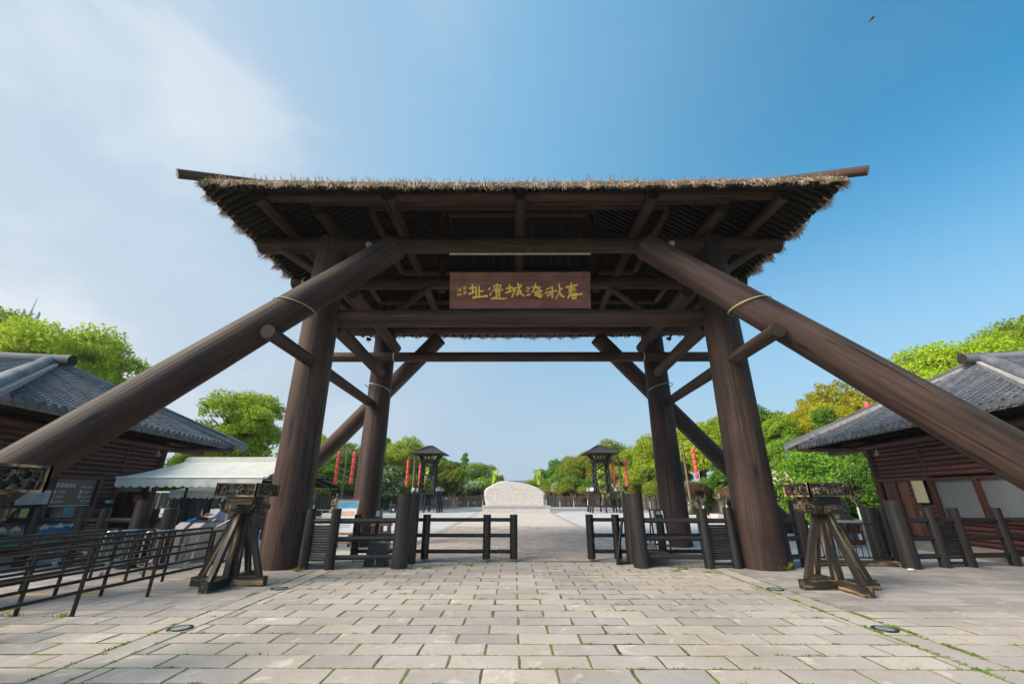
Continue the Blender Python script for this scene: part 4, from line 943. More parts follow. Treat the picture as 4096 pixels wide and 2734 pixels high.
def camera_thing(loc, aim, label):
    L = Vector(loc); a = Vector(aim).normalized(); t = thing('security_camera', label, 'camera', loc, 'security cameras on the houses')
    q = MB(); q.tube([L, L - Vector((0, 0, .12))], .02, 8); q.build('arm', M['white'], t)
    q = MB(); q.bar(L - Vector((0, 0, .16)) - a * .12, L - Vector((0, 0, .16)) + a * .14, .09, .08); b = q.build('body', M['white'], t)
    q = MB(); q.tube([L - Vector((0, 0, .16)) + a * .14, L - Vector((0, 0, .16)) + a * .15], .03, 10); q.build('lens', M['black'], b)
camera_thing(PL(.75, 1.7, 3.42), (1, -.5, -.3), 'white security camera under the eave of the visitor service house')

# -- closed ticket house
hr, PR, yr, nr_, _ = house(1, 'log ticket house with shuttered windows and mortared grey tile roof beside the bronze statues')
siding(hr, PR, WX, [(Y0 + .1, .08, 2.34, 3.5), (.08, Y1 - .1, 2.34, 3.5), (Y0 + .1, -.02, .22, .96), (.98, 1.1, .22, 2.3), (.12, .72, .22, 1.42)])
log(hr, 'stud', PR(WX - .01, .06, .22), PR(WX - .01, .06, 3.55), .055, .05, M['redwood'], 10, 1, .02)
door = quadmesh(hr, 'door', PR, .78, 1.62, .22, 2.22, WX + .0, .06, wood('red_brown_door', (.13, .043, .022), (.30, .11, .058), 5., .15, .45, .15, spec=.4))
quadmesh(door, 'handle', PR, .84, .87, 1.05, 1.2, WX - .03, .03, M['band'])
for y in (.72, 1.68): quadmesh(hr, 'door_jamb', PR, y - .06, y + .06, .22, 2.30, WX - .06, .14, M['redwood'])
for y in (2.0, 2.3): quadmesh(hr, 'plank', PR, y - .26, y + .02, .22, 2.30, WX - .02, .08, M['redwood'])
quadmesh(hr, 'door_head', PR, .0, Y1 - .1, 2.22, 2.34, WX - .058, .136, M['redwood'])
pq = quadmesh(hr, 'notice_plate', PR, .22, .75, 1.47, 2.215, WX - .09, .012, plain('cream_plate', (.62, .52, .30), .5, var=.05))
for (y, z) in ((.25, 1.5), (.72, 1.5), (.25, 2.19), (.72, 2.19)): q = MB(); q.tube([PR(WX - .095, y, z), PR(WX - .09, y, z)], .012, 8); q.build('screw', M['band'], pq)
shut = plain('grey_shutter_board', (.135, .15, .155), .35, var=.06, scale=2.)
for a, b in ((-1.66, -.14), (-3.35, -1.84), (-5.0, -3.5)):
    frame_(hr, PR, WX, a, b, 1.05, 2.2, .08)
    for k in range(3): u0, u1 = a + (b - a) * k / 3 + .003, a + (b - a) * (k + 1) / 3 - .003; quadmesh(hr, 'window_board', PR, u0, u1, 1.05, 2.2, WX + .02, .03, shut)
quadmesh(hr, 'sill', PR, Y0 + .2, -.05, .955, .99, WX - .10, .14, M['redwood'])
camera_thing(PR(.75, 1.55, 3.42), (-1, -.5, -.3), 'white security camera under the eave of the closed ticket house')
camera_thing(PR(-.3, 6.45, 3.80), (-1, -.1, -.1), 'white security camera at the hip end of the closed ticket house')
m = MB(); m.obox(PR(-.05, 2.0, .10), nr_ * .12, yr * .55, Vector((0, 0, .11))); o = m.build('step', M['plinth'], hr)
m = MB(); m.obox(PR(-.20, 2.0, .2115), nr_ * .02, yr * .45, Vector((0, 0, .001))); m.build('step_marking', M['yellow'], hr)

# ================================================================== ENTRANCE AWNING, TURNSTILES, ATTENDANT
def cloth(name, lo, hi):
    m = NT(name); v = m.coord(); g = m.noise(v, 3., 4, .6); w = m.noise(m.coord((1, .12, 1)), 9., 3, .6)
    c = m.mix(m.mr(g, .35, .75, 0., .6), hi, lo); c = m.mix(m.mr(w, .55, .75, 0., .35), c, tuple(.6 * x for x in lo)); m.color(c); m.rough(.8); m.bump(w, .2, .01)
    tr = m.n('ShaderNodeBsdfTranslucent'); m.l(c, tr.inputs['Color']); ms = m.n('ShaderNodeMixShader'); ms.inputs[0].default_value = .25; m.l(m.b.outputs[0], ms.inputs[1]); m.l(tr.outputs[0], ms.inputs[2]); m.l(ms.outputs[0], m.out.inputs['Surface']); return m.m
M['awning'] = cloth('awning_cloth', (.54, .54, .48), (.78, .775, .73))
def awning(label, x0, x1, yl_, zl, yb, zb, posts, val=.30, scal=17):
    t = thing('awning', label, 'awning', ((x0 + x1) / 2, yb, 0), 'folding awnings over the entrance'); q = MB(); nu = 24; vs = []
    ins = .55
    for j in range(7):
        s_ = j / 6
        for i in range(nu + 1):
            u = i / nu; xa = x0 + ins * s_; xb = x1 - .05 * s_; x = xa + (xb - xa) * u
            vs.append((x, yl_ + (yb - yl_) * s_, zl + (zb - zl) * s_ - .04 * math.sin(math.pi * s_) * (1 + .25 * math.sin(u * 19))))
    q.add(vs, [(j * (nu + 1) + i, j * (nu + 1) + i + 1, (j + 1) * (nu + 1) + i + 1, (j + 1) * (nu + 1) + i) for j in range(6) for i in range(nu)], True); q.build('canopy', M['awning'], t, fix=False)
    q = MB(); n = scal * 6; vs = []
    for i in range(n + 1):
        u = i / n; x = x0 + (x1 - x0) * u; s_ = abs(math.sin(u * scal * math.pi)); vs += [(x, yl_ - .02, zl - .03), (x, yl_ - .02 + .02 * math.sin(u * 40), zl - val + .05 - .055 * s_)]
    q.add(vs, [(2 * i, 2 * i + 1, 2 * i + 3, 2 * i + 2) for i in range(n)], True); q.build('valance', M['awning'], t, fix=False)
    q = MB(); q.tube([(x0 - .03, yl_, zl), (x1 + .03, yl_, zl)], .04, 10); q.build('front_bar', M['white'], t)
    q = MB(); q.hexa([(x0 + ins - .05, yb - .02, zb - .05), (x1, yb - .02, zb - .05), (x1, yb + .3, zb - .05), (x0 + ins - .05, yb + .3, zb - .05), (x0 + ins + .1, yb, zb + .17), (x1, yb, zb + .17), (x1, yb + .28, zb + .2), (x0 + ins + .1, yb + .28, zb + .2)]); q.build('cassette', M['awning'], t)
    for x in (x0 + 1.0, x1 - .7): q = MB(); mid_ = Vector((x + .5, (yl_ + yb) / 2, zl - .06)); q.tube([(x, yb, zb - .12), mid_, (x, yl_, zl - .02)], .022, 8); q.build('folding_arm', M['band'], t)
    for x in posts: q = MB(); q.tube([(x, yb + .15, 0), (x, yb + .15, zb)], .045, 10); q.build('post', M['blackpaint'], t)
awning('off-white awning with scalloped valance stretched over the turnstile entrance', -12.9, -8.15, 13.7, 2.26, 15.6, 2.88, (-12.1, -8.4))
awning('smaller grey-green awning hanging lower behind the entrance awning', -12.75, -10.6, 15.85, 1.86, 16.9, 2.35, (-12.0, -10.8), .25, 9)

def turnstile(x, y, label, l=1.25):
    t = thing('turnstile', label, 'turnstile', (x, y, 0), 'turnstile cabinets'); q = MB(); w = .15
    prof = [(-l / 2, 0), (l / 2, 0), (l / 2, .86), (l / 2 - .14, .98), (-l / 2 + .22, .98), (-l / 2, .82)]
    q.prism([(x - w, y + a, z) for a, z in prof], (2 * w, 0, 0)); q.build('cabinet', plain('brushed_steel_cabinet', (.45, .40, .38), .35, metal=.6, var=.15), t)
    q = MB(); q.hexa([(x - w + .01, y - l / 2 + .25, .982), (x + w - .01, y - l / 2 + .25, .982), (x + w - .01, y + l / 2 - .16, .982), (x - w + .01, y + l / 2 - .16, .982), (x - w + .02, y - l / 2 + .27, 1.0), (x + w - .02, y - l / 2 + .27, 1.0), (x + w - .02, y + l / 2 - .2, 1.0), (x - w + .02, y + l / 2 - .2, 1.0)]); q.build('reader_plate', M['black'], t)
    q = MB()
    for k in range(3): a = k * 2.094 + .6; q.tube([(x + w, y, .80), (x + w + .10 + .22 * math.sin(a + 1) ** 2, y + .42 * math.cos(a) * .6, .80 + .42 * math.sin(a))], .018, 8)
    q.build('tripod_arm', M['steel'], t)
    q = MB(); q.box((x - w - .02, y - l / 2 - .02, 0), (x + w + .02, y + l / 2 + .02, .05)); q.build('base_plate', M['steel'], t)
turnstile(-9.62, 13.2, 'steel turnstile cabinet farther from the attendant'); turnstile(-9.02, 12.95, 'steel turnstile cabinet beside the attendant')
t = thing('ticket_scanner', 'bright blue handheld ticket scanner lying on the turnstile', 'scanner', (-9.55, 12.95, 1.0))
q = MB(); q.bar((-9.66, 12.95, 1.03), (-9.52, 12.98, 1.035), .06, .05); q.bar((-9.54, 12.97, 1.06), (-9.45, 12.98, 1.075), .07, .05); q.build('body', plain('scanner_blue', (.01, .28, .62), .4), t)
q = MB(); q.bar((-9.445, 12.98, 1.06), (-9.40, 12.985, 1.065), .075, .06); q.build('head', M['black'], t)

def skin(name, pts, edges, rad, mat, parent, org, sub=2, smooth=True):
    me = bpy.data.meshes.new(name); me.from_pydata([tuple(p) for p in pts], edges, []); o = bpy.data.objects.new(name, me); col.objects.link(o)
    sk = o.modifiers.new('s', 'SKIN'); sk.use_smooth_shade = True; sb = o.modifiers.new('b', 'SUBSURF'); sb.levels = sb.render_levels = sub
    for i, r in enumerate(rad):
        v = me.skin_vertices[0].data[i]; v.radius = r if isinstance(r, tuple) else (r, r); v.use_root = (i == 0)
    dg = bpy.context.evaluated_depsgraph_get(); dg.update(); nm = bpy.data.meshes.new_from_object(o.evaluated_get(dg)); bpy.data.objects.remove(o)
    nm.materials.clear(); nm.materials.append(mat)
    for p in nm.polygons: p.use_smooth = smooth
    return inst(name, nm, parent, org)
def attendant(loc):
    t = thing('person', 'person in pale lilac jacket and blue face mask reaching across the turnstile', 'person', loc); t.rotation_euler = (0, 0, R(12))
    sk = plain('skin_tone', (.48, .27, .19), .6, var=.05); jk = plain('lilac_jacket', (.50, .50, .62), .8, var=.1, scale=9., bump=.2); tr_ = plain('pinkish_trousers', (.30, .19, .17), .8, var=.1)
    # faces -X; both arms reach out towards the cabinet
    b = [(0, 0, .86), (0, 0, 1.02), (0, 0, 1.20), (-.01, 0, 1.30), (-.03, 0, 1.37), (-.05, 0, 1.47), (-.05, 0, 1.53), (0, -.16, 1.26), (-.10, -.22, 1.08), (-.33, -.16, 1.10), (-.42, -.13, 1.115), (0, .16, 1.26), (-.12, .21, 1.10), (-.36, .14, 1.16), (-.45, .10, 1.17), (0, -.085, .80), (-.01, -.095, .45), (.01, -.10, .08), (-.12, -.10, .04), (0, .085, .80), (-.01, .095, .45), (.02, .10, .08), (-.11, .10, .04)]
    ed = [(0, 1), (1, 2), (2, 3), (3, 4), (4, 5), (5, 6), (3, 7), (7, 8), (8, 9), (9, 10), (3, 11), (11, 12), (12, 13), (13, 14), (0, 15), (15, 16), (16, 17), (17, 18), (0, 19), (19, 20), (20, 21), (21, 22)]
    rd = [(.12, .15), (.105, .135), (.115, .15), (.08, .12), (.05, .05), (.082, .07), (.07, .065), (.055, .055), (.042, .042), (.032, .032), (.028, .02), (.055, .055), (.042, .042), (.032, .032), (.028, .02), (.085, .085), (.058, .058), (.042, .042), (.035, .04), (.085, .085), (.058, .058), (.042, .042), (.035, .04)]
    body = skin('body', b, ed, rd, sk, t, loc)
    j = [(0, 0, .76), (0, 0, .90), (0, 0, 1.05), (0, 0, 1.22), (-.01, 0, 1.315), (0, -.175, 1.26), (-.10, -.23, 1.08), (-.30, -.165, 1.10), (0, .175, 1.26), (-.12, .22, 1.10), (-.33, .15, 1.155)]
    skin('jacket', j, [(0, 1), (1, 2), (2, 3), (3, 4), (3, 5), (5, 6), (6, 7), (3, 8), (8, 9), (9, 10)], [(.155, .20), (.145, .185), (.13, .165), (.135, .175), (.075, .09), (.075, .075), (.062, .062), (.05, .05), (.075, .075), (.062, .062), (.05, .05)], jk, t, loc)
    for s_ in (-1, 1):
        skin('trouser_leg', [(0, s_ * .085, .82), (-.01, s_ * .095, .45), (.01, s_ * .10, .10)], [(0, 1), (1, 2)], [(.105, .105), (.078, .078), (.07, .07)], tr_, t, loc)
        skin('shoe', [(.04, s_ * .10, .045), (-.06, s_ * .10, .04), (-.14, s_ * .10, .035)], [(0, 1), (1, 2)], [(.05, .045), (.05, .045), (.04, .035)], M['black'], t, loc)
    L = Vector(loc); q = MB(); q.lathe([(.0, .125), (.05, .118), (.085, .085), (.098, .03), (.094, -.03), (.07, -.06)], L + Vector((-.035, 0, 1.495)), 16, sy=.85); q.build('hair', plain('black_hair', (.012, .010, .009), .5, var=.2), t)
    q = MB(); q.lathe([(.0, .05), (.045, .04), (.06, .0), (.045, -.045), (0, -.055)], L + Vector((-.088, 0, 1.455)), 12, sx=.85); q.build('face_mask', plain('blue_mask', (.16, .45, .62), .8, var=.05), t)
    for s_ in (-1, 1): q = MB(); q.lathe([(0, .01), (.009, 0), (0, -.01)], L + Vector((-.123, s_ * .03, 1.518)), 8); q.build('eye', M['black'], t)
    for (hx, hy, hz) in ((-.43, -.13, 1.115), (-.46, .10, 1.17)):
        for k in range(4): f = MB(); yy = hy - .03 + .02 * k; f.tube([L + Vector((hx - .01, yy, hz)), L + Vector((hx - .05, yy, hz - .005)), L + Vector((hx - .075 + .01 * abs(k - 1.5), yy, hz - .025))], [.010, .009, .007], 6); f.build('finger', sk, body)
        f = MB(); f.tube([L + Vector((hx + .01, hy + .035, hz)), L + Vector((hx - .03, hy + .05, hz + .01)), L + Vector((hx - .05, hy + .045, hz))], [.011, .010, .008], 6); f.build('thumb', sk, body)
    return t
attendant((-9.22, 13.72, 0))
t = thing('ticket_slip', 'white paper slip held out above the turnstile', 'paper', (-9.42, 13.55, 1.1))
q = MB(); q.obox((-9.46, 13.53, 1.10), Vector((.06, .0, .04)), Vector((0, .03, 0)), Vector((.001, 0, -.0015))); q.build('slip', M['white'], t)

# ================================================================== BRONZE FIGURES
def loft(q, secs, n=20, folds=.05, seed=0):
    g = random.Random(seed); ph = g.uniform(0, 6); vs = []
    for i, (x, y, z, rx, ry) in enumerate(secs):
        for k in range(n):
            a = 2 * math.pi * k / n; f = 1 + folds * math.sin(5 * a + ph + i * .35) * (1 - i / len(secs)) + folds * .5 * math.sin(9 * a + i); vs.append((x + rx * f * math.cos(a), y + ry * f * math.sin(a), z))
    fs = [(i * n + k, i * n + (k + 1) % n, (i + 1) * n + (k + 1) % n, (i + 1) * n + k) for i in range(len(secs) - 1) for k in range(n)]
    fs += [tuple(reversed(range(n))), tuple(range((len(secs) - 1) * n, len(secs) * n))]; q.add(vs, fs, True)
def statue(loc, pose, label, plinth, sc=1.0, rot=0., text=False):
    x, y, _ = loc; t = thing('bronze_statue', label, 'statue', loc, 'bronze figures on stone plinths'); pw, pd, ph = plinth
    q = MB(); q.hexa([(x - pw / 2, y - pd / 2, 0), (x + pw / 2, y - pd / 2, 0), (x + pw / 2, y + pd / 2, 0), (x - pw / 2, y + pd / 2, 0), (x - pw / 2 * .86, y - pd / 2 * .86, ph), (x + pw / 2 * .86, y - pd / 2 * .86, ph), (x + pw / 2 * .86, y + pd / 2 * .86, ph), (x - pw / 2 * .86, y + pd / 2 * .86, ph)]); pl_ = q.build('plinth', M['granite'], t)
    q = MB(); q.box((x - pw / 2 * 1.12, y - pd / 2 * 1.12, -.01), (x + pw / 2 * 1.12, y + pd / 2 * 1.12, .10)); q.build('plinth_foot', M['plinth'], pl_)
    q = MB(); c, s_ = math.cos(rot), math.sin(rot); T = lambda p: (x + sc * (p[0] * c - p[1] * s_), y + sc * (p[0] * s_ + p[1] * c), ph + sc * p[2])
    b = MB()
    if pose == 'bow':
        loft(b, [(0, 0, 0, .30, .28), (0, 0, .1, .27, .25), (.02, 0, .5, .22, .20), (.03, 0, .85, .21, .19), (-.02, 0, 1.1, .22, .22), (-.12, 0, 1.28, .20, .21), (-.2, 0, 1.36, .08, .08)], 20, .06, 1)
        b.lathe([(0, -.12), (.07, -.09), (.095, 0), (.08, .09), (.04, .13), (.03, .2), (0, .26)], (-.27, 0, 1.45), 12)
        for yy in (-.18, .18): b.tube([(-.12, yy, 1.25), (-.22, yy * 1.1, 1.0), (-.45, yy * .3, 1.06)], [.09, .085, .05], 10)
        b.tube([(-.42, 0, 1.07), (-.52, 0, 1.12)], [.06, .03], 8)
    elif pose == 'crouch':
        loft(b, [(0, 0, 0, .42, .36), (0, 0, .15, .40, .34), (.03, 0, .4, .33, .28), (-.03, 0, .62, .27, .25), (-.12, 0, .78, .16, .16)], 20, .08, 2)
        b.lathe([(0, -.11), (.08, -.07), (.1, 0), (.08, .08), (.04, .15), (0, .17)], (-.2, 0, .88), 12)
        for yy in (-.22, .22): b.tube([(-.1, yy, .66), (-.3, yy, .45), (-.42, yy * .4, .30)], [.09, .08, .05], 10)
    else:
        loft(b, [(0, 0, 0, .52, .36), (0, 0, .10, .50, .34), (-.02, 0, .22, .38, .28), (0, 0, .42, .30, .24), (0, 0, .62, .25, .20), (0, 0, .86, .25, .19), (0, 0, 1.0, .17, .14), (0, 0, 1.06, .07, .07)], 24, .10, 3)
        b.lathe([(.06, -.14), (.08, -.09), (.1, 0), (.085, .09), (.05, .13), (.06, .17), (0, .2)], (0, 0, 1.2), 12)
        for sx in (-1, 1): b.tube([(sx * .24, 0, .92), (sx * .32, -.1, .62), (sx * .12, -.28, .52)], [.09, .10, .06], 10)
    b.v = [T(p) for p in b.v]; b.build('figure', M['bronze'], t, fix=False)
    if text:
        for k in range(2): q = MB(); q.box((x - pw * .28 + k * .16, y - pd / 2 * .935 - .006, ph * .70), (x - pw * .28 + k * .16 + .09, y - pd / 2 * .90 + .05, ph * .70 + .075)); q.build('inscription', ink, pl_)
        for k in range(3): q = MB(); q.box((x - pw * .33, y - pd / 2 * (.985 - .03 * k) - .004, ph * (.55 - k * .13)), (x + pw * .12, y - pd / 2 * (.985 - .03 * k) + .05, ph * (.55 - k * .13) + .02)); q.build('inscription', ink, pl_)
statue((14.4, 30.2, 0), 'bow', 'bowing robed bronze figure with pointed topknot on a pale plinth', (1.6, 1.4, .5), .98, 0.)
statue((12.6, 31.2, 0), 'crouch', 'crouching bronze figure on a pale plinth behind the rear gate column', (2.0, 1.4, .42), .95, math.pi)
statue((16.85, 22.6, 0), 'sit', 'seated robed bronze figure on a wide pale plinth with inscription', (2.4, 1.5, .53), 1.0, 0., True)
statue((-15.2, 20.2, 0), 'sit', 'draped robed bronze figure on a pale plinth seen under the entrance awning', (2.2, 1.5, .66), 1.15, .3)
statue((-13.6, 33.0, 0), 'sit', 'bronze figure on a pale plinth beside the poster stand', (1.6, 1.3, .45), 1.0, .2)

# ================================================================== NOTICE STANDS, BINS, READER POSTS
def poster_stand(x, y):
    t = thing('poster_stand', 'wooden easel with blue and white poster and orange arrow before the rear column', 'sign', (x, y, 0)); Z0, Z1 = .52, 1.58; W2 = .36
    U = Vector((0, .22, 1)).normalized(); N = Vector((0, -1, .22)).normalized(); P = lambda u, v, o=0.: Vector((x + u, y, 0)) + U * v + N * o
    fm = M['trunkpale']
    def slab_(name, u0, u1, v0, v1, o, th, mat, par=t): q = MB(); c = P((u0 + u1) / 2, (v0 + v1) / 2, o); q.obox(c, Vector(((u1 - u0) / 2, 0, 0)), U * (v1 - v0) / 2, N * th / 2); return q.build(name, mat, par, at=c)
    b = slab_('panel', -W2, W2, Z0, Z1, 0, .02, plain('poster_paper', (.66, .70, .74), .5, var=.03))
    for (u0, u1, v0, v1) in ((-W2 - .04, -W2, 0, Z1 + .04), (W2, W2 + .04, 0, Z1 + .04), (-W2, W2, Z1, Z1 + .04), (-W2, W2, Z0 - .05, Z0)): slab_('frame', u0, u1, v0, v1, .002, .05, fm)
    og = plain('poster_orange', (.80, .36, .20), .5, var=.03)
    for (u0, u1, v0, v1) in ((-W2, -W2 + .025, Z0, Z1), (W2 - .025, W2, Z0, Z1), (-W2 + .025, W2 - .025, Z1 - .025, Z1), (-W2 + .025, W2 - .025, Z0, Z0 + .025)): slab_('border', u0, u1, v0, v1, .012, .004, og, b)
    slab_('sky_print', -W2 + .03, W2 - .03, Z1 - .26, Z1 - .03, .012, .004, plain('poster_sky', (.04, .30, .52), .5, var=.35, scale=5.), b)
    q = MB(); q.prism([P(-.30, 1.15, .014), P(-.20, 1.05, .014), P(-.20, 1.08, .014), P(.26, 1.08, .014), P(.26, 1.22, .014), P(-.20, 1.22, .014), P(-.20, 1.25, .014)], N * .003); q.build('arrow', og, b)
    text_part(b, 'lettering', '观光车售票处', P(-.19, 1.12, .019), (1, 0, 0), U, .07, M['white'])
    for k in range(7): slab_('text_line', -.26, -.26 + (.5 if k not in (1, 6) else .2), .98 - k * .055, .992 - k * .055, .012, .004, ink, b)
    for s_ in (-1, 1): q = MB(); q.bar((x + s_ * W2, y + .3, 1.4), (x + s_ * W2, y + .75, 0), .04, .04); q.build('rear_leg', fm, t)
    q = MB(); q.bar((x - W2, y + .0, .22), (x + W2, y + .0, .22), .04, .05); q.build('stretcher', fm, t)
poster_stand(-5.92, 15.1)
t = thing('notice_easel', 'dark easel holding a white notice headed by two large characters', 'sign', (4.6, 14.1, 0))
U = Vector((0.0, .25, 1)).normalized(); N = Vector((0, -1, .25)).normalized(); B0 = Vector((4.62, 13.95, 0))
q = MB(); c = B0 + U * .80; q.obox(c, Vector((.20, 0, 0)), U * .50, N * .008); bd = q.build('panel', plain('notice_white', (.72, .71, .68), .5, var=.03), t, at=c)
for s_ in (-1, 1): q = MB(); q.bar(B0 + Vector((s_ * .225, 0, 0)), B0 + Vector((s_ * .225, 0, 0)) + U * 1.36, .04, .04); q.build('leg', M['blackpaint'], t); q = MB(); q.bar(B0 + Vector((s_ * .2, .33, 1.2)), B0 + Vector((s_ * .2, .75, 0)), .035, .035); q.build('rear_leg', M['blackpaint'], t)
q = MB(); q.bar(B0 + Vector((-.2, 0, 0)) + U * 1.32, B0 + Vector((.2, 0, 0)) + U * 1.32, .035, .04); q.build('top_bar', M['blackpaint'], t)
text_part(bd, 'lettering', '公 告', B0 + U * 1.16 + N * .010 + Vector((-.10, 0, 0)), (1, 0, 0), U, .085, ink)
for k in range(6): q = MB(); cc = B0 + U * (1.06 - k * .07) + N * .010 + Vector((-.02 * (k == 5), 0, 0)); q.obox(cc, Vector((.14 if k < 5 else .08, 0, 0)), U * .008, N * .001); q.build('text_line', ink, bd, at=cc)
t = thing('leaflet_rack', 'low red-brown wooden rack holding a cream card behind the log rails', 'rack', (3.95, 13.0, 0))
for x in (3.72, 4.2): q = MB(); q.bar((x, 13.0, 0), (x, 13.0, .58), .05, .05); q.build('leg', M['redwood'], t)
for z in (.40, .56): q = MB(); q.bar((3.72, 13.0, z), (4.2, 13.0, z), .05, .04); q.build('rail', M['redwood'], t)
q = MB(); q.prism([(3.82, 12.96, .10), (4.08, 12.96, .10), (4.08, 12.96, .36), (4.02, 12.96, .42), (3.88, 12.96, .42), (3.82, 12.96, .36)], (0, .02, 0)); q.build('card', plain('cream_card', (.55, .52, .38), .7), t)
def reader(x, y, label):
    t = thing('reader_post', label, 'post', (x, y, 0), 'ticket reader posts'); q = MB(); q.bar((x, y, 0), (x, y, 1.05), .12, .12); q.build('post', M['blackpaint'], t)
    q = MB(); q.hexa([(x - .09, y - .10, 1.05), (x + .09, y - .10, 1.05), (x + .09, y + .1, 1.05), (x - .09, y + .1, 1.05), (x - .09, y - .06, 1.33), (x + .09, y - .06, 1.33), (x + .09, y + .1, 1.33), (x - .09, y + .1, 1.33)]); h = q.build('head', M['blackpaint'], t)
    q = MB(); q.obox((x, y - .084, 1.2), Vector((.06, 0, 0)), Vector((0, .012, .08)), Vector((0, -.004, .0006))); q.build('screen', plain('reader_screen', (.20, .22, .24), .2), h)
reader(-4.15, 13.35, 'black ticket reader post by the poster stand'); reader(4.25, 13.05, 'black ticket reader post by the notice easel')
def bin_(x, y, label, s_=1.0):
    t = thing('litter_bin', label, 'bin', (x, y, 0), 'brown litter bins'); q = MB(); bm_ = plain('bin_brown', (.075, .028, .024), .5, var=.15); w, d = .30 * s_, .2 * s_
    q.box((x - w, y - d, .06), (x + w, y + d, .55 * s_)); b = q.build('body', bm_, t)
    q = MB(); q.hexa([(x - w * 1.15, y - d * 1.25, .74 * s_), (x + w * 1.15, y - d * 1.25, .74 * s_), (x + w * 1.15, y + d * 1.25, .74 * s_), (x - w * 1.15, y + d * 1.25, .74 * s_), (x - w * .9, y - d * .8, .82 * s_), (x + w * .9, y - d * .8, .82 * s_), (x + w * .9, y + d * .8, .82 * s_), (x - w * .9, y + d * .8, .82 * s_)]); q.build('roof', bm_, t)
    for a in (-1, 0, 1): q = MB(); q.box((x + a * w * .9 - .02, y - d * .9, .55 * s_), (x + a * w * .9 + .02, y + d * .9, .74 * s_)); q.build('post', bm_, t)
    for a in (-1, 1): q = MB(); q.box((x + a * w * .5 - .07, y - d - .006, .25 * s_), (x + a * w * .5 + .07, y - d - .001, .45 * s_)); q.build('label_plate', M['white'] if a > 0 else pb, b)
bin_(-4.62, 15.3, 'brown litter bin behind the log rails next to the poster stand'); bin_(-12.15, 43.2, 'brown litter bin at the edge of the far lawn'); bin_(12.2, 16.2, 'brown litter bin by the door of the closed ticket house', .95)

# ================================================================== COURTYARD: STONE, TOWERS, LANTERNS, BANNERS
t = thing('standing_stone', 'pale inscribed standing stone on a low stepped plinth at the end of the path', 'stone', (0, 45.6, 0))
out = [(-2.98, .66), (-3.12, 1.2), (-3.22, 1.8), (-3.20, 2.16), (-2.9, 2.42), (-2.3, 2.72), (-1.75, 3.0), (-1.48, 3.09), (-.9, 3.08), (-.2, 3.02), (.71, 2.91), (1.6, 2.72), (2.3, 2.5), (2.69, 2.29), (3.05, 2.02), (3.21, 1.86), (3.14, 1.5), (3.16, 1.0), (3.18, .66)]
q = MB(); n = len(out); cx_, cz_ = .05, 1.6; vs = []; sg = random.Random(9)
for (k, (yo, s_)) in enumerate(((-.50, .95), (-.44, .985), (-.30, 1.0), (.0, 1.0), (.35, .98), (.5, .9))):
    for (x, z) in out: vs.append((cx_ + (x - cx_) * s_ + sg.uniform(-.02, .02), 45.6 + yo + (sg.uniform(-.03, .03) if k else 0), max(.62, cz_ + (z - cz_) * s_ + sg.uniform(-.015, .015))))
fs = [(k * n + i, k * n + (i + 1) % n, (k + 1) * n + (i + 1) % n, (k + 1) * n + i) for k in range(5) for i in range(n)]
q.add(vs, fs, False); q.add(vs[:n], [tuple(reversed(range(n)))]); q.add(vs[-n:], [tuple(range(n))])
stn = plain('pale_boulder', (.60, .55, .505), .85, var=.16, scale=4., bump=.4); st = q.build('boulder', stn, t)
q = MB(); q.box((-3.30, 44.5, .06), (3.62, 46.7, .56)); q.build('plinth', plain('grey_white_plinth', (.52, .51, .50), .7, var=.12, scale=1.5), t)
q = MB(); q.box((-3.36, 44.42, .562), (3.68, 46.78, .66)); q.build('plinth_cap', M['granite'], t)
q = MB(); q.box((-3.62, 44.1, -.01), (3.95, 47.1, .07)); q.build('plinth_step', M['granite'], t)
q = MB(); ck = random.Random(2)                              # engraved columns of small characters
for c_ in range(28):
    x = -2.7 + c_ * .20; zt = 2.05 + .55 * math.exp(-((x + 1.2) / 1.8) ** 2); z = zt
    while z > 1.05:
        if ck.random() < .8:
            w = ck.uniform(.012, .035); q.box((x - w, 45.0965 + ck.uniform(0, .002), z), (x + w, 45.13, z + ck.uniform(.015, .05)))
        z -= .115
o = q.build('engraving', plain('engraving_grey', (.40, .36, .33), .9, var=.1), st, fix=False); o['kind'] = 'stuff'

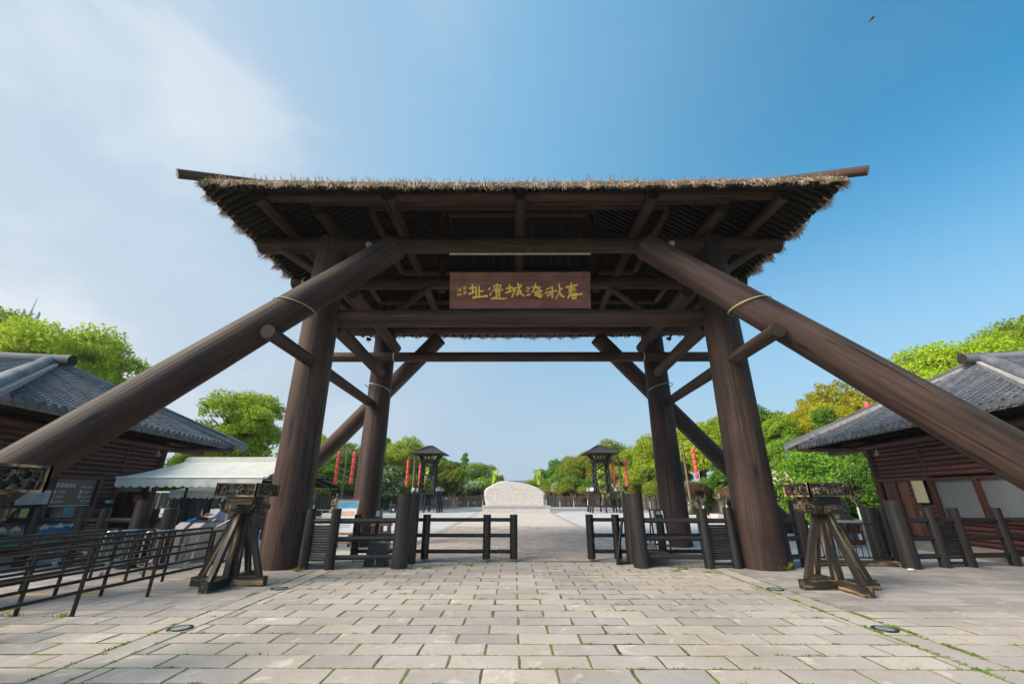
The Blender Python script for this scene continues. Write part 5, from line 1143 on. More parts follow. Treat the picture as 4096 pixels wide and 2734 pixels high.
TB = wood('tower_black_timber', (.012, .012, .013), (.045, .043, .042), 9., .07, .7, .2)
TR = plain('tower_roof_boards', (.055, .048, .045), .85, var=.35, scale=7.)
def tower(x, y, label):
    t = thing('watch_tower', label, 'tower', (x, y, 0), 'black timber watch towers')
    for i in (-1, 0, 1):
        for j in (-1, 0, 1):
            if i == 0 and j == 0: continue
            log(t, 'leg', (x + i * 1.42, y + j * 1.42, 0), (x + i * 1.12, y + j * 1.12, 1.85), .10, .085, TB, 8, 1, .02, None, 2)
    for s_ in (-1, 1):
        log(t, 'bench_rail', (x - 1.4, y + s_ * 1.36, .58), (x + 1.4, y + s_ * 1.36, .58), .065, .065, TB, 8, 1, .02); log(t, 'bench_rail', (x + s_ * 1.36, y - 1.4, .60), (x + s_ * 1.36, y + 1.4, .60), .065, .065, TB, 8, 1, .02)
    q = MB(); q.box((x - 1.3, y - 1.3, 1.80), (x + 1.3, y + 1.3, 1.92)); q.build('platform', TB, t)
    c = .74
    for i in (-1, 1):
        for j in (-1, 1): log(t, 'corner_post', (x + i * (c + .06), y + j * (c + .06), 1.92), (x + i * (c - .06), y + j * (c - .06), 5.1), .115, .11, TB, 8, 2, .02, None, 2)
    for k in range(3):
        z0, z1 = 1.98 + k * 1.03, 1.98 + (k + 1) * 1.03
        for a, b in (((-c, -c), (c, -c)), ((-c, c), (c, c)), ((-c, -c), (-c, c)), ((c, -c), (c, c))):
            for (u, v) in ((a, b), (b, a)): q = MB(); q.bar((x + u[0], y + u[1], z0), (x + v[0], y + v[1], z1), .08, .17, (a[1] - b[1] == 0 and (0, 1, 0) or (1, 0, 0))); q.build('cross_brace', TB, t)
    q = MB(); q.box((x - .92, y - .92, 5.02), (x + .92, y + .92, 5.32)); q.build('capital', TB, t)
    for i in range(6):
        for s_ in (-1, 1): u = -.75 + i * .3; q = MB(); q.bar((x + u, y + s_ * .72, 5.3), (x + u * 1.5, y + s_ * 1.25, 5.95), .08, .08); q.build('bracket', TB, t); q = MB(); q.bar((x + s_ * .72, y + u, 5.3), (x + s_ * 1.25, y + u * 1.5, 5.95), .08, .08); q.build('bracket', TB, t)
    e, z = 1.95, 5.90
    q = MB(); q.add([(x - e, y - e, z), (x + e, y - e, z), (x + e, y + e, z), (x - e, y + e, z), (x - .25, y, 6.85), (x + .25, y, 6.85), (x - 1.1, y - 1.1, z + .02), (x + 1.1, y - 1.1, z + .02), (x + 1.1, y + 1.1, z + .02), (x - 1.1, y + 1.1, z + .02)], [(0, 1, 5, 4), (1, 2, 5), (2, 3, 4, 5), (3, 0, 4), (3, 2, 1, 0)]); rf = q.build('roof', TR, t, fix=False)
    for k in range(13): u = -e + .12 + k * .305; q = MB(); q.bar((x + u, y - e + .02, z + .02), (x + u * .13, y - .02, 6.86), .05, .04); q.build('batten', TB, rf)
tower(-9.35, 46.2, 'black timber watch tower with hipped roof on the visitor service side of the court'); tower(9.35, 45.9, 'black timber watch tower with hipped roof on the bronze statue side of the court')
def flood(x, y, z, a, label):
    t = thing('floodlight', label, 'floodlight', (x, y, z), 'floodlights on the watch towers'); d = Vector((math.cos(a), math.sin(a), .35)).normalized(); c = Vector((x, y, z + .25)); s_ = d.cross(Vector((0, 0, 1))).normalized(); u = s_.cross(d)
    q = MB(); q.hexa([c - s_ * .12 - u * .12, c + s_ * .12 - u * .12, c + s_ * .12 + u * .12, c - s_ * .12 + u * .12, c + d * .28 - s_ * .24 - u * .18, c + d * .28 + s_ * .24 - u * .18, c + d * .28 + s_ * .24 + u * .18, c + d * .28 - s_ * .24 + u * .18]); q.build('housing', plain('grey_housing', (.35, .35, .36), .5), t)
    q = MB(); q.bar((x, y, z), (x, y, z + .2), .04, .04); q.build('stand', M['black'], t)
for tx, ty, nm in ((-9.35, 46.2, 'visitor service'), (9.35, 45.9, 'bronze statue')):
    for k, (i, j) in enumerate(((-1, -1), (1, -1), (1, 1), (-1, 1))): flood(tx + i * 1.15, ty + j * 1.1, 1.92, math.atan2(j, i), 'grey floodlight on the %s side watch tower, %s corner' % (nm, ('gate and ' if j < 0 else 'road and ') + ('fence' if i * tx > 0 else 'stone')))

lan = MB(); lan.lathe([(.0, 0), (.10, .0), (.14, .03), (.155, .10), (.155, .40), (.14, .47), (.10, .49), (0, .49)], (0, 0, -.49), 14); lanme = lan.mesh('lantern', M['lantern'])
capm = MB(); capm.lathe([(.06, 0), (.09, 0), (.09, .03), (.06, .03)], (0, 0, 0), 10); capme = capm.mesh('lantern_cap', M['gold'])
def lantern_pole(x, y, h, strings, label, arm=.78, s_=1.0, n=5):
    t = thing('lantern_pole', label, 'pole', (x, y, 0), 'poles hung with red lanterns')
    log(t, 'pole', (x, y, 0), (x, y, h), .12 * s_, .085 * s_, M['lanternpole'], 10, 3, .03); log(t, 'crossarm', (x - arm * s_, y - .09, h - .28), (x + arm * s_, y - .09, h - .26), .03 * s_, .03 * s_, M['lanternpole'], 8, 2, .02)
    for d_ in strings:
        lx, lz = x + d_ * arm * .88 * s_, h - .30; ls = thing('lantern_string', 'red lantern string on ' + label.replace('the ', '').replace('lantern pole', 'pole').replace('on visitor service side', 'by shelter').replace('on bronze statue side', 'by statues') + ((', stone side' if d_ * x < 0 else ', fence side') if len(strings) > 1 else ''), 'lantern string', (lx, y - .09, lz), 'strings of red lanterns')
        q = MB(); q.tube([(lx, y - .09, lz), (lx, y - .09, lz - .22 - n * .545 * s_)], .008, 5); q.build('cord', M['gold'], ls)
        for k in range(n): zz = lz - .22 - k * .545 * s_; l_ = inst('lantern', lanme, ls, (lx, y - .09, zz), (0, 0, k), (s_, s_, s_)); inst('lantern_cap', capme, l_, (lx, y - .09, zz)); 
lantern_pole(-10.96, 46.0, 5.8, (-1, 1), 'lantern pole beside the watch tower on the visitor service side')
lantern_pole(11.3, 45.6, 5.75, (-1, 1), 'lantern pole beside the watch tower on the bronze statue side')
lantern_pole(-14.9, 37.0, 5.8, (-1, 1), 'lantern pole behind the dark shelter roof')
lantern_pole(15.6, 38.5, 6.3, (-1, 1), 'lantern pole between the rear gate column and the bowing statue', 1.0)
lantern_pole(-11.3, 68, 5.4, (1,), 'lantern pole by the far fence on the visitor service side', .7); lantern_pole(12.6, 68, 5.6, (-1,), 'lantern pole by the far fence on the bronze statue side', .7)
lantern_pole(-4.2, 90, 6.2, (1,), 'distant lantern pole behind the standing stone, tall edge side', .7); lantern_pole(5.0, 90, 6.2, (-1,), 'distant lantern pole behind the standing stone, sloping edge side', .7)
lantern_pole(27.6, 30.5, 8.75, (-1,), 'tall lantern pole rising behind the closed ticket house roof', .8, 1.2, 4)
GB = plain('lime_green_banner', (.36, .52, .03), .7, var=.08); 
def banner(x, y, h, d_, label, w=.75, l=1.55):
    t = thing('banner_flag', label, 'banner', (x, y, 0), 'lime green banners'); log(t, 'pole', (x, y, 0), (x, y, h), .05, .04, M['lanternpole'], 8, 2, .02)
    q = MB(); z = h - .22; q.tube([(x, y, z), (x + d_ * (w + .05), y, z)], .02, 6); q.build('arm', M['black'], t)
    vs = []; 
    for j in range(9):
        s_ = j / 8; ww = w * (1 - .62 * s_)
        for i in range(5): u = i / 4; vs.append((x + d_ * (.06 + ww * u), y + .05 * math.sin(u * 4 + s_ * 3), z - .03 - l * s_))
    q = MB(); q.add(vs, [(j * 5 + i, j * 5 + i + 1, (j + 1) * 5 + i + 1, (j + 1) * 5 + i) for j in range(8) for i in range(4)], True); c_ = q.build('cloth', GB, t, fix=False)
    q = MB(); q.add([(vs[j * 5 + 4][0] + d_ * .05 * (1 if j % 2 else -.2), vs[j * 5 + 4][1] - .004, vs[j * 5 + 4][2]) for j in range(9)] + [(vs[j * 5 + 4][0] - d_ * .03, vs[j * 5 + 4][1] - .004, vs[j * 5 + 4][2]) for j in range(9)], [(j, j + 1, j + 10, j + 9) for j in range(8)]); q.build('fringe', M['black'], c_, fix=False)
    g = random.Random(int(x * 10)); q = MB()
    for k in range(7): u, s_ = .1 + .05 * k, .35 + .3 * (k / 7); p = Vector((x + d_ * (.1 + .28 * g.random()), y - .06, z - l * g.uniform(.32, .62))); q.tube([p, p + Vector((g.uniform(-.12, .12), 0, g.uniform(-.15, .15))), p + Vector((g.uniform(-.15, .15), 0, g.uniform(-.2, .1)))], .014, 5)
    q.build('emblem', M['black'], c_)
banner(-2.63, 48, 4.62, 1, 'lime green banner on a pole behind the tall edge of the standing stone'); banner(2.98, 48, 4.58, -1, 'lime green banner on a pole behind the sloping edge of the standing stone')
banner(-11.2, 52, 5.3, 1, 'lime green banner seen through the watch tower on the visitor service side', .75, 2.2); banner(10.6, 52, 5.2, -1, 'lime green banner seen through the watch tower on the bronze statue side', .75, 2.2)

# open shelter
t = thing('shelter', 'dark open shelter with sloping boarded roof near the lantern pole', 'shelter', (-20, 38.5, 0))
q = MB(); q.hexa([(-25, 36.6, 3.0), (-16.5, 36.6, 3.0), (-16.5, 40.5, 2.35), (-25, 40.5, 2.35), (-25, 36.6, 3.08), (-16.5, 36.6, 3.08), (-16.5, 40.5, 2.43), (-25, 40.5, 2.43)]); q.build('roof', TB, t)
for k in range(9): x = -24.8 + k * 1.03; q = MB(); q.bar((x, 36.65, 2.94), (x + .3, 40.4, 2.30), .08, .09); q.build('rafter', M['palisade'], t)
for x in (-23.5, -18.9): log(t, 'post', (x, 38.6, 0), (x, 38.6, 2.7), .13, .12, TB, 10, 2, .02)
t = thing('steel_fence', 'low grey pipe fence in front of the shelter', 'fence', (-10.5, 21, 0))
for x in np.arange(-13.8, -7.4, .9): q = MB(); q.tube([(x, 21, 0), (x, 21, 1.05)], .022, 6); q.build('post', M['band'], t)
for z in (1.05, .72, .40): q = MB(); q.tube([(-13.8, 21, z), (-7.4, 21, z)], .018, 6); q.build('rail', M['band'], t)
# pink flowering planter and parked white carts behind the entrance
t = thing('flower_ball', 'round planter of pink blossom behind the attendant', 'flower planter', (-12.3, 19.3, 0)); g = random.Random(3)
q = MB(); q.lathe([(.22, 0), (.25, .4), (.30, .75), (.28, .8), (0, .8)], (-12.3, 19.3, 0), 14); q.build('pot', M['palisade'], t); q = MB()
for i in range(900):
    d = Vector((g.gauss(0, 1), g.gauss(0, 1), g.gauss(0, 1))).normalized() * g.uniform(.36, .48); c = Vector((-12.3, 19.3, 1.15)) + d; a = Vector((g.gauss(0, 1), g.gauss(0, 1), g.gauss(0, 1))).normalized() * .03; b = d.normalized().cross(a).normalized() * .03; q.add([c - a, c - b, c + a, c + b], [(0, 1, 2, 3)])
q.build('blossom', plain('pink_blossom', (.62, .20, .21), .8, var=.4, scale=30.), t, fix=False)
def cart(x, y, label):
    t = thing('tour_cart', label, 'cart', (x, y, 0), 'white tour carts parked behind the entrance'); wh = plain('cart_white', (.62, .63, .63), .4, var=.04)
    q = MB(); q.prism([(x - .7, y, .35), (x + .7, y, .35), (x + .72, y, .8), (x + .6, y, 1.0), (x - .6, y, 1.0), (x - .72, y, .8)], (0, 2.6, 0)); b = q.build('body', wh, t)
    q = MB(); q.box((x - .66, y - .012, .42), (x + .66, y - .001, .58)); q.build('bumper', M['black'], b)
    for s_ in (-1, 1): q = MB(); q.tube([(x + s_ * .5, y - .02, .72), (x + s_ * .5, y, .72)], .06, 12); q.build('tail_lamp', plain('tail_red', (.5, .03, .02), .3), b)
    q = MB(); q.box((x - .18, y - .012, .66), (x + .18, y - .002, .78)); q.build('plate', plain('plate_grey', (.3, .3, .3), .5), b)
    for s_ in (-1, 1):
        for yy in (.1, 2.5): q = MB(); q.tube([(x + s_ * .62, y + yy, 1.0), (x + s_ * .58, y + yy, 1.85)], .022, 6); q.build('roof_post', M['steel'], t)
        for yy in (.5, 2.1): q = MB(); q.tube([(x + s_ * .62, y + yy, .27), (x + s_ * .76, y + yy, .27)], .27, 16); w = q.build('wheel', M['black'], t); q = MB(); q.tube([(x + s_ * .762, y + yy, .27), (x + s_ * .775, y + yy, .27)], .13, 12); q.build('rim', M['steel'], w)
    q = MB(); q.box((x - .72, y - .1, 1.85), (x + .72, y + 2.7, 1.92)); q.build('roof', wh, t)
cart(-16.2, 23.5, 'white tour cart parked beside the draped bronze figure, half hidden'); cart(-19.6, 24.3, 'white tour cart parked farther along behind the draped bronze figure')

# ================================================================== PALISADE FENCES
def palisade(p, q_, label, sp=.165, h=1.62, single=True, posts=True, mat=None):
    p, q_ = Vector((*p, 0)), Vector((*q_, 0)); d = q_ - p; L = d.length; d.normalize(); nrm = Vector((d.y, -d.x, 0)); t = thing('palisade_fence', label, 'fence', p, 'dark palisade fences round the court'); n = int(L / sp); g = random.Random(int(L * 10)); mt = mat or M['palisade']
    vm = []
    for k in range(5):
        m_ = MB(); w = .055 + .004 * k; hh = h * (1 + .02 * (k - 2)); m_.prism([(-w, -.015, 0), (w, -.015, 0), (w, -.015, hh - .05), (w * .4, -.015, hh), (-w * .4, -.015, hh), (-w, -.015, hh - .05)], (0, .03, 0)); vm.append(m_)
    q4 = Matrix((d, -nrm, Vector((0, 0, 1)))).transposed().to_quaternion()
    if single:
        ms = [m_.mesh('slat', mt, fix=True) for m_ in vm]
        for i in range(n): inst('slat', g.choice(ms), t, p + d * (i * sp + g.uniform(-.015, .015)), q4)
    else:
        b = MB()
        for i in range(n):
            o = p + d * (i * sp + g.uniform(-.015, .015)); s_ = g.choice(vm)
            b.add([o + d * v[0] - nrm * v[1] + Vector((0, 0, v[2])) for v in s_.v], s_.f)
        o = b.build('slat_run', mt, t); o['kind'] = 'stuff'
    for z in (.4, 1.2): q = MB(); q.bar(p + nrm * -.04 + Vector((0, 0, z)), q_ + nrm * -.04 + Vector((0, 0, z)), .04, .08); q.build('rail', mt, t)
    if posts:
        s_ = 0.
        while s_ < L: log(t, 'post', p + d * s_ - nrm * .1, p + d * s_ - nrm * .1 + Vector((0, 0, h + .38)), .08, .075, mt, 8, 3, .02, None, 1); s_ += 2.6
palisade((23.0, 23.2), (18.2, 41.0), 'tall slat palisade fence behind the bronze statues', h=1.75)
palisade((18.2, 41.0), (15.0, 63.5), 'slat palisade fence running back from the statues to the far fence', single=False)
palisade((-23.0, 22.6), (-18.0, 38.5), 'tall slat palisade fence behind the entrance awning and tour carts', h=1.75)
palisade((-18.0, 38.5), (-14.5, 63.5), 'slat palisade fence running back from the shelter to the far fence', single=False)
palisade((-15, 64), (16, 64), 'long slat palisade fence across the far end of the court', single=False)
pg = thing('picket_panel', 'light brown picket panel with small blue notice before the far fence', 'fence', (-9.6, 58, 0)); lw = wood('light_picket', (.26, .16, .11), (.42, .28, .20), 8., .1, .8, .2)
for k in range(17): q = MB(); x = -10.7 + k * .19; q.box((x - .04, 57.98, .02), (x + .04, 58.02, 1.42)); q.build('picket', lw, pg)
for z in (.25, 1.15): q = MB(); q.box((-10.8, 58.02, z), (-7.5, 58.06, z + .08)); q.build('rail', lw, pg)
q = MB(); q.box((-9.4, 57.95, 1.2), (-9.0, 57.975, 1.36)); q.build('notice', plain('notice_blue', (.35, .5, .62), .5), pg)
fp = MB()                                                # short slat screens beside the turnstile
def screen(p, q_, label): palisade(p, q_, label, .15, 1.62, True, False)
screen((-14.4, 18.2), (-12.9, 18.6), 'short pointed slat screen between the doorway and the awning'); screen((-11.6, 18.3), (-10.4, 18.5), 'short slat screen with a white notice behind the attendant')
t = thing('no_entry_notice', 'small white notice with red symbol on the slat screen', 'sign', (-10.9, 18.3, 1.35))
q = MB(); q.box((-11.1, 18.26, 1.30), (-10.72, 18.275, 1.52)); b = q.build('plate', M['white'], t)
q = MB(); q.tube([(-11.02, 18.252, 1.41), (-11.02, 18.258, 1.41)], .06, 14); q.build('symbol', plain('symbol_red', (.5, .04, .03), .5), b)

lawn = MB(); lawn.poly([(-40, 61, 0), (40, 61, 0), (40, 75, 0), (-40, 75, 0)]); lawn.poly([(16.9, 24, .001), (40, 24, .001), (40, 61, .001), (13.8, 61, .001)]); lawn.poly([(-40, 24, .001), (-17.2, 24, .001), (-13.2, 61, .001), (-40, 61, .001)])
o = lawn.build('lawn', M['lawn'], None, fix=False); tag(o, 'strip of mown lawn in front of the palisade fences', None, None, 'structure')
kb = MB(); kb.box((-13.2, 60.8, -.01), (13.8, 61.0, .10)); kb.bar((13.8, 61, .045), (16.9, 24, .045), .15, .11); kb.bar((-13.2, 61, .045), (-17.2, 24, .045), .15, .11)
o = kb.build('kerb', M['granite'], None); tag(o, 'pale stone kerb edging the lawn', None, None, 'structure')

# far hall roof beyond the trees
t = thing('far_hall', 'dark roofed hall far away beyond the standing stone', 'hall', (2, 125, 0))
q = MB(); q.box((-14, 120, 0), (18, 130, 4.2)); q.build('wall', M['palisade'], t); q = MB(); q.prism([(-15, 119, 4.2), (-15, 131, 4.2), (-15, 125, 5.6)], (34, 0, 0)); q.build('roof', plain('far_roof', (.10, .13, .17), .8), t)
# phone mast
t = thing('phone_mast', 'steel phone mast with panel antennas rising behind the trees', 'mast', (-79.9, 60, 0)); mx_, my_ = -79.9, 60
sm = plain('mast_grey', (.33, .36, .40), .5, var=.1); wm = plain('antenna_white', (.62, .66, .70), .5, var=.05)
for (i, j) in ((-1, -1), (1, -1), (1, 1), (-1, 1)): q = MB(); q.tube([(mx_ + i * 1.2, my_ + j * 1.2, 0), (mx_ + i * .35, my_ + j * .35, 28.6)], .07, 6); q.build('leg', sm, t)
for k in range(14):
    z = 1 + k * 2; r = 1.2 - .85 * z / 28.6; r2 = 1.2 - .85 * (z + 2) / 28.6
    q = MB(); q.tube([(mx_ - r, my_ - r, z), (mx_ + r2, my_ - r2, min(28.5, z + 2))], .03, 5); q.tube([(mx_ + r, my_ - r, z), (mx_ - r2, my_ - r2, min(28.5, z + 2))], .03, 5); q.build('lattice', sm, t)
q = MB(); q.lathe([(.5, 27.6), (.75, 27.65), (.75, 27.8), (.5, 28.6), (.45, 28.7)], (mx_, my_, 0), 10); q.build('platform', sm, t)
q = MB(); q.tube([(mx_, my_, 28.5), (mx_, my_, 30.6), (mx_, my_, 32.6)], [.09, .07, .03], 6); q.build('spike', sm, t)
for k in range(6): a = k * 1.047 + .3; cx_, cy_ = mx_ + .95 * math.cos(a), my_ + .95 * math.sin(a); q = MB(); q.cbox((cx_, cy_, 29.3), .38, .3, 1.55); q.build('antenna', wm, t); q = MB(); q.tube([(mx_, my_, 28.7), (cx_, cy_, 28.9)], .03, 5); q.tube([(mx_, my_, 29.8), (cx_, cy_, 29.7)], .03, 5); q.build('bracket', sm, t)
# bird
B = Vector((24.4, 18.0, 32.05)); t = thing('bird', 'small brown bird gliding high in the blue sky', 'bird', B)
d = Vector((.80, -.21, .56)).normalized(); q = MB(); q.tube([B - d * .40, B - d * .22, B - d * .12, B + d * .06, B + d * .20, B + d * .27], [.018, .022, .06, .085, .055, .012], 8); q.build('body', plain('bird_brown', (.16, .10, .07), .8, var=.3, scale=12.), t)
s_ = d.cross(Vector((0, 0, 1))).normalized()
for k in (-1, 1): q = MB(); q.add([B + d * .14 + s_ * k * .05, B - d * .08 + s_ * k * .06, B - d * .2 + s_ * k * .13 + Vector((0, 0, -.02)), B + d * .02 + s_ * k * .14], [(0, 1, 2, 3)]); q.build('wing', plain('wing_brown', (.09, .06, .05), .8), t, fix=False)

# ================================================================== TREES AND SHRUBS
M['leafred'] = foliage('red_leaves', (.10, .012, .014), (.22, .022, .024), .3)
M['leafbrown'] = foliage('bronze_leaves', (.07, .045, .02), (.16, .10, .05), .3)
def crown_mesh(name, seed, nl, n, leaf, mat, flat=.8, shape='round', open_=.0):
    g = np.random.default_rng(seed); L = []
    for i in range(nl):
        if shape == 'round': d = g.normal(size=3); d /= np.linalg.norm(d); c = d * g.uniform(.25, .78) * np.array([1, 1, flat]); r = g.uniform(.17, .40)
        elif shape == 'tall': t = g.random(); a = g.uniform(0, 6.28); rr = (1 - t) ** .6 * .55 * g.random() ** .5; c = np.array([rr * math.cos(a), rr * math.sin(a), (t - .45) * 1.7]); r = g.uniform(.2, .34) * (1.1 - .5 * t)
        else: a = g.uniform(0, 6.28); rr = g.uniform(0, .7); c = np.array([rr * math.cos(a), rr * math.sin(a), g.uniform(-.35, .5) * (1 - .5 * rr)]); r = g.uniform(.25, .4)
        L.append((c, r))
    C = np.array([c for c, _ in L]); Rr = np.array([r for _, r in L]); w = Rr ** 2 / (Rr ** 2).sum()
    k = g.choice(nl, size=int(n * 1.9), p=w); d = g.normal(size=(len(k), 3)); d /= np.linalg.norm(d, axis=1)[:, None]; d[:, 2] = np.where(d[:, 2] < -.35, -d[:, 2] * .5, d[:, 2])
    tw = .16 * np.sin(d @ np.array([7.1, 3.3, 5.7]) + k) + .10 * np.sin(d @ np.array([-9.3, 11.7, 4.1]) * 1.7 + k * 2.1)
    p = C[k] + d * (Rr[k] * (g.uniform(.70, 1.0, len(k)) ** .6 + tw))[:, None]
    dist = np.linalg.norm(p[:, None, :] - C[None], axis=2) / Rr[None]; p = p[dist.min(1) > .62][:n]; d = d[dist.min(1) > .62][:n]; m = len(p)
    nn = d * .8 + g.normal(size=(m, 3)) * .75; nn /= np.linalg.norm(nn, axis=1)[:, None]
    a = np.cross(nn, g.normal(size=(m, 3))); a /= np.linalg.norm(a, axis=1)[:, None]; b = np.cross(nn, a); s = leaf * g.uniform(.6, 1.35, m)[:, None]
    V = np.stack([p - a * s, p - b * s * .55 + nn * s * .15, p + a * s, p + b * s * .55 + nn * s * .15], 1).reshape(-1, 3)
    me = bpy.data.meshes.new(name); me.vertices.add(4 * m); me.vertices.foreach_set('co', V.ravel()); me.loops.add(4 * m); me.loops.foreach_set('vertex_index', np.arange(4 * m)); me.polygons.add(m); me.polygons.foreach_set('loop_start', np.arange(m) * 4); me.polygons.foreach_set('loop_total', np.full(m, 4)); me.update(calc_edges=True); me.materials.append(mat)
    return me, p, d
def trunk_build(t, x, y, cz, r, hz_, seed, mat):
    g = random.Random(seed); q = MB(); C = Vector((x, y, cz)); S = lambda a, b, c: C + Vector((a * r, b * r, c * hz_)); lx, ly = g.uniform(-.06, .06), g.uniform(-.06, .06); tr0 = .05 * r + .06
    q.tube([(x, y, -.1), (x + lx * r, y + ly * r, max(.2, cz - hz_ * .8) * .6), S(lx, ly, -.5), S(0, 0, .1), S(.05, 0, .5)], [tr0 * 1.25, tr0, tr0 * .75, tr0 * .45, tr0 * .15], 8)
    for i in range(8):
        a = i * 2.4 + g.uniform(-.4, .4); z0 = g.uniform(-.7, .0); rr = g.uniform(.4, .68); z1 = min(.5, z0 + g.uniform(.3, .7))
        p = [S(lx * .6, ly * .6, z0), S(math.cos(a) * rr * .45, math.sin(a) * rr * .45, z0 + (z1 - z0) * .5), S(math.cos(a + .2) * rr, math.sin(a + .2) * rr, z1)]; q.tube(p, [tr0 * .45, tr0 * .3, tr0 * .1], 6)
        for s_ in (-1, 1): q.tube([p[1], p[1] + Vector((math.cos(a + s_ * .9) * rr * .4 * r, math.sin(a + s_ * .9) * rr * .4 * r, .2 * hz_))], [tr0 * .2, tr0 * .06], 5)
    q.build('trunk', mat, t, fix=False)
CR = {}
for i in range(5): CR['round%d' % i] = crown_mesh('crown', 10 + i, 34, 62000, .0205, M['leaf'], .85)[0]
for i in range(2): CR['tall%d' % i] = crown_mesh('crown', 30 + i, 40, 30000, .022, M['leafdark'], 1, 'tall')[0]
for i in range(3): CR['dark%d' % i] = crown_mesh('crown', 40 + i, 28, 34000, .027, M['leafdark'], .85)[0]
bushp = {}
for i in range(3): CR['bush%d' % i], *bushp[i] = crown_mesh('crown', 60 + i, 20, 26000, .031, M['leaf'], .7, 'bush')
CR['redbush'] = crown_mesh('crown', 70, 18, 14000, .036, M['leafred'], .7, 'bush')[0]
CR['brownbush'] = crown_mesh('crown', 71, 18, 14000, .036, M['leafbrown'], .7, 'bush')[0]
def blossom_mesh(i, seed, n=900, s=.042):
    p, d = bushp[i]; g = np.random.default_rng(seed); k = g.choice(len(p), n * 2, replace=False); k = k[d[k, 2] > -.15][:n]; q = MB()
    for j in k:
        c = Vector(p[j] + d[j] * .05)
        for _ in range(3):
            a = Vector(g.normal(size=3)).normalized() * s * .8; b = a.cross(Vector(g.normal(size=3))).normalized() * s * .8; cc = c + Vector(g.normal(size=3)) * s * .5; q.add([cc - a, cc - b, cc + a, cc + b], [(0, 1, 2, 3)])
    return q.mesh('blossom', M['blossom'])
BLO = [blossom_mesh(i, 5 + i) for i in range(3)]
tg = random.Random(77)
def tree(kind, x, y, top, width, label, tint=(1, 1, 1), group='trees round the court', name='tree', cat='tree', squash=None, blossom=None, base=None):
    r = width / 2 * 1.22; hz_ = r * (.95 if squash is None else squash); cz = top - hz_ * .88
    t = thing(name, label, cat, (x, y, 0), group)
    rz = tg.uniform(0, 6.28); c = inst('crown', CR[kind], t, (x, y, cz), (0, 0, rz), (r, r, hz_)); c.color = (*tint, 1)
    trunk_build(t, x, y, cz, r, hz_, tg.randrange(999), M['bark'])
    if blossom is not None: inst('blossom', BLO[blossom], t, (x, y, cz), (0, 0, rz), (r, r, hz_))
    return t
G1 = 'bright camphor trees behind the houses'
tree('round0', -31.8, 26.8, 14.0, 7.8, 'bright green round tree behind the visitor service roof', (1.25, 1.2, .9)); tree('round1', -39.0, 27.5, 15.2, 9.5, 'broad bright green tree at the phone mast behind the visitor service roof', (1.2, 1.15, .9))
tree('round2', -21.6, 32, 9.35, 6.4, 'round lime green tree behind the entrance awning', (1.25, 1.25, .8)); tree('dark0', -26.0, 36, 6.4, 6.0, 'low dull green tree behind the gable of the visitor service house', (.95, .95, .9))
tree('dark1', -21.2, 46, 7.7, 6.2, 'mid green tree behind the dark shelter'); tree('dark2', -18.6, 44, 6.2, 5.5, 'deep green tree beside the lantern pole behind the shelter', (1.2, 1.3, .8))
tree('round3', -24.5, 50, 9.2, 7.0, 'pale green tree rising behind the shelter trees'); tree('tall0', -20.0, 64, 9.6, 5.0, 'narrow blue-green tree behind the rear gate column', (1.1, 1.3, 1.2))
tree('round4', -15.4, 58, 8.7, 7.4, 'broad yellow-green tree behind the watch tower and white shrub', (1.15, 1.1, .8)); tree('round1', -10.6, 67, 6.9, 5.6, 'soft yellow-green tree behind the watch tower', (1.0, .95, .85))
tree('dark0', -12.2, 72, 8.6, 5.8, 'dark green tree beyond the watch tower', (1, 1.1, 1.0)); tree('dark1', -8.8, 80, 6.9, 6.4, 'dark blue-green tree between watch tower and banner', (.8, 1, 1.0)); tree('round2', -6.4, 82, 7.3, 6.2, 'rounded olive tree behind the banner pole', (.85, .85, .8))
tree('round0', -3.9, 86, 6.1, 3.6, 'small olive tree beside the banner behind the standing stone', (.85, .82, .8)); tree('tall1', -10.4, 88, 9.6, 3.6, 'thin feathery tree beyond the far fence', (1.2, 1.5, 1.1))
tree('dark2', 7.4, 82, 8.3, 6.6, 'blue-green tree behind the sloping edge of the stone', (.9, 1.1, .9)); tree('round3', 11.6, 70, 8.5, 7.0, 'olive brown tree behind the far watch tower banner', (.95, .80, .7)); tree('dark0', 9.2, 68, 6.0, 6.0, 'leafy green tree above the red maple shrubs', (1.3, 1.3, .9))
tree('round4', 15.3, 66, 9.2, 7.4, 'olive green tree behind the lantern pole and tower', (.9, .85, .7)); tree('round1', 18.8, 58, 9.6, 8.4, 'large yellow-green tree beside the rear gate column', (1.1, 1.05, .75)); tree('round2', 14.2, 62, 5.6, 4.6, 'bright lime tree between tower legs and banner', (1.35, 1.3, .8))
tree('round0', 21.2, 48, 10.4, 7.6, 'tall sunny green tree between the gate columns', (1.2, 1.15, .7)); tree('round3', 23.4, 43, 10.4, 6.8, 'sunny green tree behind the large gate column', (1.15, 1.15, .8)); tree('tall0', 19.4, 40.5, 4.9, 4.6, 'feathery bright green maple above the bowing statue', (1.5, 1.6, .8))
tree('dark1', 26.4, 43, 10.8, 7.4, 'deep green tree next to the orange tinged tree', (1.2, 1.3, .9)); tree('round4', 31.0, 40, 11.4, 8.6, 'orange tinged yellow tree behind the closed ticket house', (1.55, 1.08, .6)); tree('round1', 35.5, 41, 11.0, 7.0, 'olive yellow tree next to the orange tinged tree', (1.5, 1.1, .6))
